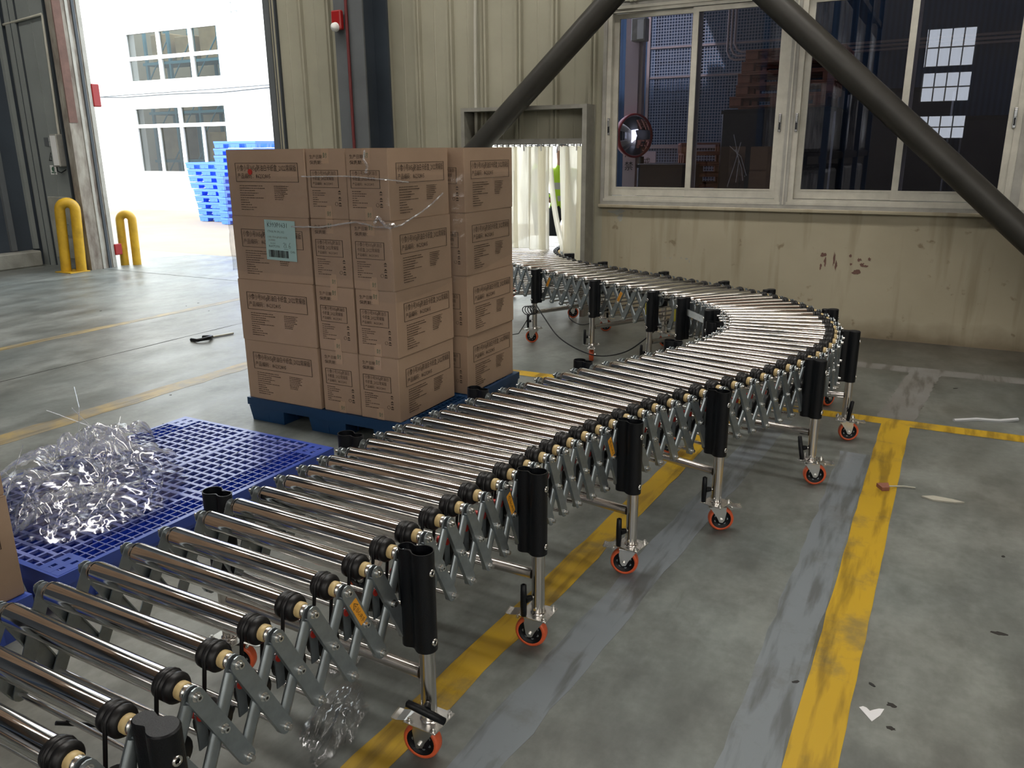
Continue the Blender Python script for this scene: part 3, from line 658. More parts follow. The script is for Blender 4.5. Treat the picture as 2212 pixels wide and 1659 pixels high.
def build_conveyor(parent, i0, i1, label_every, label_side, powered=True):
    for i in range(i0, i1):
        M = FR[i]; r = obj('roller', roller_me, parent, M @ Matrix.Rotation(random.uniform(0, 6), 4, 'X')); WM[r] = WM[r]
        obj('drive_sleeve', sleeve_me, r, M, 'black grooved sleeve'); obj('bearing_cap', cap_me, r, M, 'cream bearing cap'); obj('end_cap', lcap_me, r, M)
        obj('drive_belt', beltB, parent, M @ Matrix.Translation((.2512 if i % 2 else .2632, 0, 0)))
        p = obj('idler_pulley', pulley_me, parent, M @ Matrix.Translation((.255, -.02, -.140))); obj('red_knob', red_me, p, M @ Matrix.Translation((.278, .03, -.078)), 'red plastic knob')
        R0 = M @ Matrix.Translation((0, 0, ZB-ZR)); obj('cross_rod', rod_me, parent, R0)
        if i < i1-1:
            c = (CD[i][0]+CD[i+1][0])/2; d = (CD[i][1]+CD[i+1][1]).normalized(); MM = frame(c, d, Vector((-d.y, d.x)), 0)
            for s in (1, -1):
                def pt(j, off, z): q = CD[j][0]+CD[j][1]*(s*off); return (q.x, q.y, z)
                n = d*s; n3 = (n.x, n.y, 0); lab = (s == label_side and (i-i0) % 7 == label_every)
                show = (s == label_side) or i < 12
                arm(parent, pt(i, .325, ZR), pt(i+1, .325, ZB), n3, armo_me, (0, .5, 1) if s == label_side else ((0,) if i < 30 else ()), lab)
                arm(parent, pt(i+1, .312, ZR), pt(i, .312, ZB), n3, armi_me, (), False)

# --- leg frames
def peanut(rb=.030, rs=.0215, gap=.052, n=36):
    """outline of the double-barrel leg sleeve: small lobe at x=0, large lobe at x=gap"""
    def sd(x, y):
        d1 = math.hypot(x, y)-rs; d2 = math.hypot(x-gap, y)-rb; k = .02; h = max(k-abs(d1-d2), 0)/k; return min(d1, d2)-h*h*k*.25
    pts = []; cx = gap*.55
    for i in range(n):
        a = 2*math.pi*i/n; lo, hi = 0, .12
        for _ in range(24):
            m_ = (lo+hi)/2
            if sd(cx+m_*math.cos(a), m_*math.sin(a)) < 0: lo = m_
            else: hi = m_
        pts.append((cx+lo*math.cos(a), lo*math.sin(a)))
    return pts
PN = peanut(); PNi = peanut(.0275, .019, .052)
def sleeve(capped):
    b = MB(); z0, z1 = .345, .632
    b.prism(PN, z0, z1-.003, 'black_plastic', smooth=True, top=False, bottom=False)
    n = len(PN)
    if capped:
        mid = [(.0286+(x-.0286)*.93, y*.93) for x, y in PN]
        v = [(x, y, z1-.003) for x, y in PN]+[(x, y, z1) for x, y in mid]; b.add(v, [(i, (i+1) % n, n+(i+1) % n, n+i) for i in range(n)], 'black_plastic', True); b.add(v[n:], [tuple(range(n))], 'black_plastic')
    else:
        v = [(x, y, z1-.003) for x, y in PN]+[(x, y, z1-.003) for x, y in PNi]+[(x, y, z1-.09) for x, y in PNi]
        f = [(i, (i+1) % n, n+(i+1) % n, n+i) for i in range(n)] + [(n+i, n+(i+1) % n, 2*n+(i+1) % n, 2*n+i) for i in range(n)] + [tuple(range(2*n, 3*n))]
        b.add(v, f, 'black_plastic')
    v = [(x, y, z0) for x, y in PN]; b.add(v, [tuple(range(n-1, -1, -1))], 'black_plastic')
    return b.mesh('leg_sleeve')
slv_open, slv_cap = sleeve(False), sleeve(True)
screw_me = MB().lathe([(0, .010), (.004, .010), (.005, .007), (.003, .005)], (0, 0, 1), (0, 0, 0), 'zinc_bright', 14).mesh('sleeve_screw')
tube_me = MB().cyl((.052, 0, .125), (.052, 0, .40), .0215, 'steel_tube', n=22).lathe([(0, .027), (.006, .0265), (.010, .0218)], (0, 0, 1), (.052, 0, .125), 'steel_tube', 22).cyl((.052, -.0165, .15), (.052, -.026, .15), .005, 'zinc_bright', n=8).mesh('leg_tube')
bar_me = {}
plate = MB().bbox((-.043, -.043, .117), (.043, .043, .122), 'zinc_bright', .0015)
for x in (-.033, .033):
    for y in (-.033, .033): plate.cyl((x, y, .122), (x, y, .128), .0075, 'zinc_bright', n=6).cyl((x, y, .128), (x, y, .134), .004, 'zinc_bright', n=8)
plate_me = plate.mesh('caster_plate')
fork = MB().cyl((0, 0, .104), (0, 0, .117), .028, 'zinc_bright', n=22).bbox((-.030, -.023, .098), (.040, .023, .105), 'zinc_bright', .001)
for s in (-1, 1):
    y = s*.0205; pl = [(-.026, .104), (.036, .104), (.040, .085), (.034, .048), (.026, .038), (.014, .040), (.004, .060)]
    v = [(x, y-.0015, z) for x, z in pl]+[(x, y+.0015, z) for x, z in pl]; n = len(pl)
    fork.add(v, [tuple(range(n)), tuple(range(2*n-1, n-1, -1))]+[(i, n+i, n+(i+1) % n, (i+1) % n) for i in range(n)], 'zinc_bright')
fork.cyl((.022, -.030, .050), (.022, .030, .050), .0065, 'zinc_bright', n=10)
fork_me = fork.mesh('caster_fork')
wheel = MB().lathe([(-.014, .038), (-.016, .042), (-.015, .047), (-.010, .050), (0, .0505), (.010, .050), (.015, .047), (.016, .042), (.014, .038)], (0, 1, 0), (0, 0, 0), 'wheel_orange', 32)
wheel_me = wheel.mesh('wheel_tread')
hub = MB().lathe([(-.015, .004), (-.015, .012), (-.009, .015), (-.008, .033), (-.014, .036), (-.0145, .0395), (.0145, .0395), (.014, .036), (.008, .033), (.009, .015), (.015, .012), (.015, .004)], (0, 1, 0), (0, 0, 0), 'black_plastic', 28)
for s in (-1, 1):
    for i in range(7):
        a = 2*math.pi*i/7; hub.cyl((.024*math.cos(a), s*.0085, .024*math.sin(a)), (.024*math.cos(a), s*.0078, .024*math.sin(a)), .0048, 'zinc', n=10)
hub_me = hub.mesh('wheel_hub')
brk_ = MB(); pts = [(.018, .112), (.05, .112), (.062, .108), (.085, .103), (.098, .104), (.100, .108)]
v = [(x, y, z) for y in (-.022, .022) for x, z in pts]+[(x, y, z+.003) for y in (-.022, .022) for x, z in pts]; n = len(pts)
brk_.add(v, [(i, i+1, n+i+1, n+i) for i in range(n-1)]+[(2*n+i, 3*n+i, 3*n+i+1, 2*n+i+1) for i in range(n-1)]+[(i, 2*n+i, 2*n+i+1, i+1) for i in range(n-1)]+[(n+i, n+i+1, 3*n+i+1, 3*n+i) for i in range(n-1)]+[(n-1, 2*n-1, 4*n-1, 3*n-1)], 'zinc_bright')
brk_.cyl((.060, -.026, .104), (.060, .026, .104), .005, 'zinc_bright', n=8)
brake_me = brk_.mesh('brake_pedal')
hb = MB().cyl((0, 0, 0), (0, -.03, 0), .006, 'zinc_bright', n=8).cyl((0, -.010, 0), (0, -.034, 0), .0095, 'black_plastic', r1=.014, n=12)
hb.lathe([(-.058, .005), (-.056, .0098), (-.02, .0110), (.02, .0110), (.056, .0098), (.058, .005)], (0, 0, 1), (0, -.040, 0), 'black_plastic', 14)
handle_me = hb.mesh('clamp_handle')
cb_me = MB().cyl((-.365, 0, 0), (.365, 0, 0), .018, 'steel_tube', n=20).mesh('cross_bar')

def leg_pair(parent, idx, sR=.335, sL=-.335, cap=(0, 0), wang=(0., 0.), hang=((0, 0), (0, 0)), dz=0, frac=0.):
    c, d = CD[idx]; c2, d2 = CD[min(idx+1, len(CD)-1)]
    c = c.lerp(c2, frac); d = (d*(1-frac)+d2*frac).normalized()
    F0 = frame(c, d, Vector((-d.y, d.x)), 0)
    obj('cross_bar', cb_me, parent, F0 @ Matrix.Translation((0, 0, .265)))
    for s, off, cp, wa, ha in ((1, sR, cap[1], wang[1], hang[1]), (-1, -sL, cap[0], wang[0], hang[0])):
        Fs = F0 @ Matrix.Translation((s*off, 0, 0)) @ (Matrix.Identity(4) if s > 0 else Matrix.Rotation(math.pi, 4, 'Z'))
        sl = obj('leg_sleeve', slv_cap if cp else slv_open, parent, Fs, 'capped black double-barrel sleeve' if cp else 'open black double-barrel sleeve')
        for z in (.575, .375):
            for y in (-1,): obj('sleeve_screw', screw_me, sl, Fs @ Matrix.Translation((.081, -.004, z)) @ Matrix.Rotation(math.pi/2, 4, 'Y'))
        tb = obj('leg_tube', tube_me, parent, Fs)
        obj('clamp_handle', handle_me, tb, Fs @ Matrix.Translation((.052, 0, .19)) @ Matrix.Rotation(ha[0], 4, 'Z') @ Matrix.Translation((0, -.0165, 0)) @ Matrix.Rotation(ha[1], 4, 'Y'), 'black plastic tee handle')
        obj('caster_plate', plate_me, tb, Fs @ Matrix.Translation((.052, 0, .0075)) @ Matrix.Diagonal((1.18, 1.12, 1, 1)))
        W = Matrix.Translation(Fs @ Vector((.052, 0, 0))) @ Matrix.Rotation(wa, 4, 'Z') @ Matrix.Diagonal((1.07, 1.07, 1.07, 1))
        ck = obj('caster_fork', fork_me, parent, W)
        obj('wheel_tread', wheel_me, ck, W @ Matrix.Translation((.022, 0, .0507)), 'orange wheel tread'); obj('wheel_hub', hub_me, ck, W @ Matrix.Translation((.022, 0, .0507)), 'black wheel hub')
        obj('brake_pedal', brake_me, ck, W)

c1 = thing('roller_conveyor', 'chrome roller conveyor curving from the foreground past the cartons on orange casters', 'conveyor', 'flexible roller conveyors', T(-1.46, 2.0, 0))
build_conveyor(c1, 0, SPLIT, 2, 1)
D2R = math.radians
legs1 = [ # roller index, wheel angles (left, right), handle (azimuth, tilt) left and right, capped (left, right)
    (4, (0, 2.9), ((0, 0), (0, 0)), (0, 1)),
    (11, (.4, D2R(186)), ((0, 0), (D2R(28), D2R(-60))), (0, 0)),
    (17, (.4, D2R(188)), ((0, 0), (D2R(-30), 0)), (0, 0)),
    (24, (.2, D2R(190)), ((0, 0), (D2R(-30), 0)), (0, 0)),
    (30, (.2, D2R(24)), ((0, 0), (D2R(-40), 0)), (0, 0)),
    (37, (.2, D2R(18)), ((0, 0), (D2R(-50), D2R(-25))), (0, 1)),
    (43, (.2, D2R(20)), ((0, 0), (D2R(20), D2R(8))), (0, 1)),
    (NEAR+5, (.2, 1.0), ((0, 0), (0, 0)), (1, 1)),
    (NEAR+11, (.6, 1.0), ((0, 0), (0, 0)), (1, 1))]
for idx, wa, ha, cp in legs1: leg_pair(c1, idx, cap=cp, wang=wa, hang=ha, frac=.0 if idx < NEAR else .5)
c2 = thing('roller_conveyor', 'far roller conveyor running through the strip curtain with a black cable hanging below', 'conveyor', 'flexible roller conveyors', T(-3.0, 6.2, 0))
build_conveyor(c2, SPLIT, len(CD), 3, -1)
for idx, wa, fr in ((SPLIT, (D2R(60), .4), .2), (SPLIT+5, (D2R(-70), .5), .2), (SPLIT+11, (D2R(190), .4), .2), (SPLIT+18, (.4, .4), 0), (SPLIT+28, (.4, .4), 0)):
    leg_pair(c2, idx, cap=(1, 1), wang=wa, hang=((D2R(60), 0), (0, 0)), frac=fr)
# yellow labels on the two adjoining leg sleeves
yl = MB().box((-.012, -.0008, -.042), (.012, .0008, .042), 'yellow_label').mesh('yellow_label')
for idx, fr, par in ((NEAR+11, .5, c1), (SPLIT, .2, c2)):
    c, d = CD[idx]; q = c.lerp(CD[idx+1][0], fr)-d*.385; q = q + Vector((-d.x*.030+d.y*-.028*0, 0)); t = Vector((-d.y, d.x))
    q = c.lerp(CD[idx+1][0], fr)-d*(.335+.052)+t*.031*1.0; F_ = frame(q, t, -d, .505); obj('yellow_label', yl, par, frame(q-d*.008, -d, -t, .505), 'yellow label strip on black leg sleeve')
# joining bracket between two inner legs
q0 = CD[NEAR+11][0]-CD[NEAR+11][1]*.375; q1 = CD[NEAR+6][0]-CD[NEAR+6][1]*.375; v = (q1-q0); L = v.length; v.normalize()
F_ = frame(q0, v, Vector((-v.y, v.x)), .545)
obj('join_bracket', MB().box((.03, -.003, -.022), (L-.02, .003, .022), 'zinc_bright'), c1, F_)
# drooping cables
def cable(name, pts, r, label, cat='cable'):
    P = [Vector(p) for p in pts]; out = []
    for i in range(len(P)-1):
        p0, p1, p2, p3 = P[max(i-1, 0)], P[i], P[i+1], P[min(i+2, len(P)-1)]
        for k in range(8):
            t = k/8; out.append(.5*((2*p1)+(p2-p0)*t+(2*p0-5*p1+4*p2-p3)*t*t+(3*p1-p0-3*p2+p3)*t**3))
    out.append(P[-1]); return MB().tube(out, r, 'black_plastic', 6)
cb = cable('', [(-2.93, 5.93, .36), (-2.80, 5.80, .30), (-2.62, 5.70, .17), (-2.40, 5.62, .10), (-2.20, 5.56, .09), (-2.0, 5.52, .15), (-1.86, 5.50, .25), (-1.75, 5.52, .36)], .005, '')
obj('power_cable', cb, c2, Matrix.Identity(4), 'black cable drooping under the far conveyor')
cb = MB()
for k in range(4):
    cb.tube([(-2.95+.045*math.cos(a)*(1+k*.1)-.02*k, 5.92-.03*math.cos(a), .32+.035*math.sin(a)-.004*k) for a in [2*math.pi*i/18 for i in range(18)]], .004, 'black_plastic', 5, closed=True)
cb.tube([(-2.98, 5.92, .28), (-3.02, 5.90, .2), (-3.06, 5.86, .12), (-3.2, 5.82, .09), (-3.5, 5.8, .1)], .004, 'black_plastic', 6)
obj('cable_coil', cb, c2, Matrix.Identity(4), 'coiled black cable hooked on the leg')
cb = cable('', [(-2.62, 5.98, .38), (-2.64, 5.95, .28), (-2.52, 5.90, .24), (-2.40, 5.86, .28), (-2.36, 5.84, .38)], .004, ''); obj('power_cable', cb, c2, Matrix.Identity(4))
# loose cable and ties under the nearest rollers
obj('power_cable', cable('', [(-1.62, .86, .38), (-1.55, 1.0, .30), (-1.42, 1.12, .30), (-1.33, 1.10, .36), (-1.28, 1.02, .375)], .005, ''), c1, Matrix.Identity(4))
obj('cable_tie', MB().cyl((-1.335, .765, .375), (-1.300, .765, .375), .014, 'black_plastic', n=10).box((-1.325, .76, .385), (-1.318, .775, .41), 'black_plastic'), c1, Matrix.Identity(4))

# ------------------------------------------------------------------ outdoors beyond the big doorway
struct('ground', MB().box((-60, 8.3, -.25), (30, 60, -.06), 'ground_out').box((-16, WY+.2, -.06), (-6.0, 8.3, -.02), 'concrete_floor'))
qk = struct('yard_apron', MB().box((-14, 8.3, -.06), (-5.5, 9.4, -.015), 'concrete_floor'))
fc = struct('wall_facade', MB().box((-40, 17, -.1), (-21.62, 17.3, 12), 'facade_white').box((-21.62, 17, 4.93), (-17.87, 17.3, 12), 'facade_white').box((-21.62, 17, 2.9), (-17.87, 17.3, 3.53), 'facade_white')
            .box((-21.62, 17, -.1), (-17.87, 17.3, 1.0), 'facade_white').box((-17.87, 17, -.1), (-3.0, 17.3, 12), 'facade_white'))
# store room seen through the far windows: racks with cartons
struct('wall_store', MB().box((-26, 20.5, 0), (-12, 20.6, 6), 'sheet').box((-26.1, 17.3, 0), (-26, 20.6, 6), 'sheet').box((-12, 17.3, 0), (-11.9, 20.6, 6), 'sheet'))
far = thing('store_rack', 'blue storage rack with goods behind the far building windows', 'rack', M=T(-19.5, 18.9, 0))
mat('rack_blue', (.05, .22, .30), .5); mat('far_goods', (.42, .33, .18), .6, 0, .4, 1.5); mat('far_alu', (.85, .86, .84), .5)
b = MB()
for i in range(7):
    for y in (-.4, .4): b.box((-3.2+i*1.05, y-.04, 0), (-3.12+i*1.05, y+.04, 5.8), 'rack_blue')
obj('rack_upright', b, far)['kind'] = 'stuff'
b = MB()
for i in range(6):
    for z in (.5, 2.0, 3.7): b.cyl((-3.16+i*1.05, -.42, z), (-2.11+i*1.05, -.42, z+1.2), .02, 'rack_blue', n=6)
obj('rack_bracing', b, far)['kind'] = 'stuff'
b = MB()
for z in (1.3, 2.75, 4.2): b.box((-3.3, -.45, z), (3.4, .45, z+.08), 'rack_blue')
obj('rack_shelf', b, far)
for lv, z in enumerate((0, 1.38, 2.83, 4.28)):
    for i in range(6):
        if (lv*3+i*2) % 5 == 0: continue
        h = .7+.35*((i*7+lv*3) % 4)/3
        thing('stored_goods', 'cartons on the blue rack behind the far building windows', 'carton', 'goods on the far rack', T(-22.1+i*1.05, 18.95, z), MB().bbox((-.42, -.35, 0), (.42, .35, h), 'far_goods', .03))
def far_window(name, x0, x1, z0, z1, vs, hs, sub=()):
    b = MB(); y0, y1 = 16.97, 17.06; w = .07
    b.box((x0, y0, z0), (x1, y1, z0+w), 'far_alu').box((x0, y0, z1-w), (x1, y1, z1), 'far_alu').box((x0, y0, z0), (x0+w, y1, z1), 'far_alu').box((x1-w, y0, z0), (x1, y1, z1), 'far_alu')
    for v in vs: b.box((v-.06, y0, z0), (v+.06, y1, z1), 'far_alu')
    for h in hs: b.box((x0, y0, h-.05), (x1, y1, h+.05), 'far_alu')
    for v, a, c in sub: b.box((v-.04, y0, a), (v+.04, y1, c), 'far_alu')
    o = struct(name, b); xs = [x0]+list(vs)+[x1]; zs = [z0]+list(hs)+[z1]
    for i in range(len(xs)-1):
        for j in range(len(zs)-1): obj('glass_pane', MB().box((xs[i]+.06, 17.02, zs[j]+.05), (xs[i+1]-.06, 17.03, zs[j+1]-.05), 'glass_far'), o)
far_window('window_4', -21.62, -17.87, 3.53, 4.93, (-20.25, -18.97), (4.2,))
far_window('window_5', -21.62, -17.87, 1.0, 2.9, (-19.7,), (2.35,), ((-20.65, 1.0, 2.3), (-18.85, 1.0, 2.3)))
pipe('overhead_wire', [(-24.5, 16.985, 3.28), (-22, 16.985, 3.18), (-20, 16.985, 3.2), (-18, 16.985, 3.17), (-15.5, 16.985, 3.25)], .012, 'rail_dark', 'thin cable sagging along the white facade outside', 'cable', 5)
pipe('overhead_wire', [(-24.5, 16.985, 3.22), (-22, 16.985, 3.24), (-19, 16.985, 3.26), (-15.5, 16.985, 3.30)], .009, 'rail_dark', 'upper thin cable stretched along the white facade outside', 'cable', 5)
ins = thing('insulator_bracket', 'pole bracket with insulators high on the white facade outside', 'bracket', None, T(-17.15, 16.8, 5.1))
for k in range(3): obj('insulator', MB().lathe([(0, .03), (.03, .06), (.06, .06), (.09, .03)], (0, 0, 1), (0, 0, k*.22), 'grey_band', 10), ins)
obj('bracket_rod', MB().cyl((0, .2, .05), (0, 0, .05), .015, 'zinc', n=6).cyl((0, 0, -.05), (0, 0, .7), .012, 'zinc', n=6), ins)
rb = thing('signal_box', 'red box fixed outside beside the doorway jamb', 'box', None, T(-10.70, 7.79, 2.22), MB().bbox((-.06, -.06, 0), (.055, .06, .30), 'stripe_orange', .01)); rb.data.materials[0] = MATS['alarm_red']
rb = thing('floor_marker', 'small red marker low outside the doorway jamb', 'marker', None, T(-10.69, 7.79, .17), MB().bbox((-.05, -.06, 0), (.05, .06, .16), 'alarm_red', .01))

def hoop(x0, y0, x1, y1, h, r, label, lean=0.):
    W = math.hypot(x1-x0, y1-y0)/2; ux, uy = (x1-x0)/(2*W), (y1-y0)/(2*W); cx, cyy = (x0+x1)/2, (y0+y1)/2; pts = [(x0, y0, 0)]
    for z in (.3, .6): pts.append((x0, y0, z))
    for i in range(13): a = math.pi*i/12; pts.append((cx-ux*W*math.cos(a), cyy-uy*W*math.cos(a), h-r-W+W*math.sin(a)))
    for z in (.6, .3, 0): pts.append((x1, y1, z))
    pts = [(p[0]+lean*p[2], p[1], p[2]) for p in pts]
    o = thing('hoop_bollard', label, 'bollard', 'yellow hoop bollards', None, MB().tube(pts, r, 'yellow_paint', 16)); return o
hb_ = hoop(-10.86, 7.08, -10.70, 7.20, 1.02, .068, 'yellow steel hoop bollard just inside the big doorway', .08)
obj('base_plate', MB().bbox((-10.97, 6.98, 0), (-10.62, 7.28, .012), 'yellow_paint', .003), hb_)
hoop(-10.74, 7.93, -10.60, 8.03, .80, .06, 'yellow steel hoop bollard just outside the big doorway', .03)

# control box, stickers, conduit on the wall left of the doorway
cbx = thing('control_box', 'white roller door control box on the grey wall', 'control box', None, T(-11.165, WY-.05, 1.64))
obj('box_case', MB().bbox((-.075, -.06, -.22), (.075, .05, .22), 'alu_dull', .012).box((-.06, -.062, -.20), (.06, -.060, .20), 'white_plastic'), cbx)
obj('box_cable', MB().tube([(-11.22, WY-.08, 1.42), (-11.20, WY-.09, 1.36), (-11.12, WY-.09, 1.34), (-11.05, WY-.06, 1.38)], .008, 'black_plastic', 6), cbx, Matrix.Identity(4))
pipe('wall_conduit', [(-11.98, WY-.03, 3.33), (-11.6, WY-.03, 3.36), (-11.10, WY-.03, 3.40), (-11.09, WY-.03, 3.38), (-11.13, WY-.03, 1.86)], .018, 'conduit', 'pale bent conduit above the control box', 'conduit', 8)
s1 = thing('instruction_sticker', 'dark blue and white instruction sticker beside the control box', 'sticker', None, T(-11.44, WY-.004, 1.76), MB().box((-.085, -.003, -.06), (.02, 0, .06), 'column_paint').box((.024, -.003, .005), (.085, 0, .06), 'white_plastic').box((.024, -.003, -.06), (.085, 0, -.005), 'white_plastic'))
b = MB(); b.prism([(-.07, 0), (.07, 0), (0, .12)], 0, .003, 'ink_black'); b.prism([(-.045, .014), (.045, .014), (0, .092)], .003, .004, 'panel_grey'); b.prism([(-.006, .02), (.006, .02), (.008, .07), (-.008, .07)], .004, .005, 'ink_black')
thing('warning_sticker', 'grey sticker with black warning triangle below the blue sticker', 'sticker', None, Matrix.Translation((-11.42, WY-.002, 1.50)) @ Matrix.Rotation(math.pi/2, 4, 'X'), b)
b = MB(); b.box((-.07, 0, 0), (.07, .13, .002), 'white_plastic'); b.cyl((0, .075, .002), (0, .075, .003), .035, 'ink_green', n=12); b.prism([(-.05, .02), (.05, .02), (.05, .035), (-.05, .035)], .002, .003, 'ink_green')
thing('notice_sticker', 'small white notice with green print lowest of the wall stickers', 'sticker', None, Matrix.Translation((-11.42, WY-.002, 1.31)) @ Matrix.Rotation(math.pi/2, 4, 'X'), b)
b = MB(); b.box((-.13, 0, 0), (.13, .22, .002), 'panel_grey')
for k in range(7): b.box((-.11, .03+k*.026, .002), (-.11+random.uniform(.12, .22), .036+k*.026, .003), 'ink_black')
thing('printed_notice', 'faded printed notice low on the wall panel behind the bollard', 'notice', None, Matrix.Translation((-11.32, WY-.037, .42)) @ Matrix.Rotation(math.pi/2, 4, 'X'), b)

# ------------------------------------------------------------------ plastic pallets
def pallet_parts(W, D, H, m, fine=True, pitch=(.054, .053), top=None, deep=None):
    """moulded pallet centred on the origin: deck of crossing ribs, nine hollow feet"""
    top = top or m; deep = deep or m; dk = MB(); t0, t1 = H-.016, H; e = .022; hw, hd = W/2, D/2
    dk.box((-hw, -hd, H-.045), (-hw+e, hd, t1), m).box((hw-e, -hd, H-.045), (hw, hd, t1), m).box((-hw, -hd, H-.045), (hw, -hd+e, t1), m).box((-hw, hd-e, H-.045), (hw, hd, t1), m)
    ez = .17 if fine else 0
    nx = max(int((W-2*ez)/pitch[0]), 4); ny = max(int(D/pitch[1]), 4); X0, X1 = -hw+ez, hw-ez
    for i in range(nx+1):
        x = X0+(X1-X0)*i/nx; dk.box((x-.0055, -hd+.01, H-.012), (x+.0055, hd-.01, t1-.0004), top)
    for j in range(1, ny):
        y = -hd+D*j/ny; dk.box((X0, y-.0080, H-.012), (X1, y+.0080, t1-.0008), top)
        if fine: dk.box((X0, y-.0015, H-.055), (X1, y+.0015, H-.011), deep)
    if fine:
        for s_ in (-1, 1):
            for k in range(1, 4): x = s_*(hw-ez*k/4); dk.box((x-.0020, -hd+.01, H-.06), (x+.0020, hd-.01, t1-.002), deep); dk.box((x-.0022, -hd+.01, H-.004), (x+.0022, hd-.01, t1-.0006), top)
            for j in range(1, int(D/.042)):
                y = -hd+.042*j; xa, xb = min(s_*(hw-.01), s_*(hw-ez)), max(s_*(hw-.01), s_*(hw-ez))
                dk.box((xa, y-.0018, H-.06), (xb, y+.0018, t1-.002), deep); dk.box((xa, y-.002, H-.004), (xb, y+.002, t1-.001), top)
    def plate(x0, y0, x1, y1): dk.box((x0, y0, H-.012), (x1, y1, t1+.0004), top)
    plate(-hw+.01, -.032, hw-.01, -.012); plate(-hw+.01, .012, hw-.01, .032)
    plate(-.052, -hd+.01, -.034, hd-.01); plate(.034, -hd+.01, .052, hd-.01)
    for sx in (-1, 1):
        for sy in (-1, 1):
            cx, cy_ = sx*(hw-.075), sy*(hd-.075)
            for a in range(3):
                dk.box((cx-.065+a*.05, cy_-.065, H-.012), (cx-.035+a*.05, cy_+.065, t1+.0006), m)
            dk.box((cx-.065, cy_-.065, H-.012), (cx+.065, cy_-.04, t1+.0006), m); dk.box((cx-.065, cy_+.04, H-.012), (cx+.065, cy_+.065, t1+.0006), m); dk.box((cx-.065, cy_-.012, H-.012), (cx+.065, cy_+.012, t1+.0006), m)
    # side aprons
    ap = MB()
    for s in (-1, 1):
        ap.box((-hw+.02, s*hd-s*.012-.006, H-.062), (hw-.02, s*hd-s*.012+.006, H-.044), m); ap.box((s*hw-s*.012-.006, -hd+.02, H-.062), (s*hw-s*.012+.006, hd-.02, H-.044), m)
    foot = MB(); fx, fy = W*.225/2, D*.19/2
    v = []
    for z, k in ((0, .91), (H-.05, 1.0)): v += [(sx*fx*k, sy*fy*k, z) for sx, sy in ((-1, -1), (1, -1), (1, 1), (-1, 1))]
    foot.add(v, [(0, 1, 5, 4), (1, 2, 6, 5), (2, 3, 7, 6), (3, 0, 4, 7), (3, 2, 1, 0), (4, 5, 6, 7)], m)
    for s in (-1, 1): foot.box((-.008, s*fy*.93-.004, .01), (.008, s*fy*.97+.004, H-.05), m); foot.box((s*fx*.93-.004, -.008, .01), (s*fx*.97+.004, .008, H-.05), m)
    return dk.mesh('pallet_deck'), ap.mesh('pallet_apron'), foot.mesh('pallet_foot'), [(-hw+fx+.004, 0), (0, 0)], (W, D, fx, fy)
def place_pallet(parts, M, label, group=None, cat='pallet', detailed=True):
    dk, ap, ft, _, (W, D, fx, fy) = parts
    p = thing('plastic_pallet', label, cat, group, M); obj('pallet_deck', dk, p, M); obj('pallet_apron', ap, p, M)
    for ix in (-1, 0, 1):
        for iy in (-1, 0, 1): obj('pallet_foot', ft, p, M @ Matrix.Translation((ix*(W/2-fx-.006), iy*(D/2-fy-.006), 0)))
    return p
pe = pallet_parts(1.10, 1.48, .145, 'pallet_blue', top='pallet_worn_glare', deep='pallet_deep')
place_pallet(pe, T(-3.19, 2.255, 0, D2R(-.8)), 'empty royal blue plastic pallet with gridded deck beside the rollers')
place_pallet(pallet_parts(1.15, 1.2, .145, 'pallet_blue'), T(-3.20, .80, 0), 'blue plastic pallet under the cartons at the near left edge')
pn = pallet_parts(1.24, 1.26, .147, 'pallet_navy')
place_pallet(pn, T(-3.07, 4.07, 0), 'dark blue plastic pallet under the wrapped carton stack')
po = pallet_parts(1.2, 1.0, .145, 'pallet_bright', False, pitch=(.2, .2))
for k in range(9):
    dx = [.22, .20, .19, .14, .12, .03, .0, -.02, -.06][k]
    place_pallet(po, T(-16.18+dx, 15.0, -.05+k*.1585, D2R(3)+random.uniform(-.02, .02)), ['lowest', 'second lowest', 'third from the ground', 'fourth from the ground', 'middle', 'fourth from the top', 'third from the top', 'second from the top', 'topmost'][k]+' blue plastic pallet in the shorter stack outside', 'blue pallets stacked outside')
for k in range(12):
    place_pallet(po, T(-14.72+random.uniform(-.03, .03), 14.55, -.05+k*.1585, D2R(4)+random.uniform(-.03, .03)), 'topmost blue pallet of the taller stack outside behind the cartons' if k == 11 else 'blue pallet in the taller outdoor stack hidden behind the cartons', 'blue pallets in the taller stack outside')

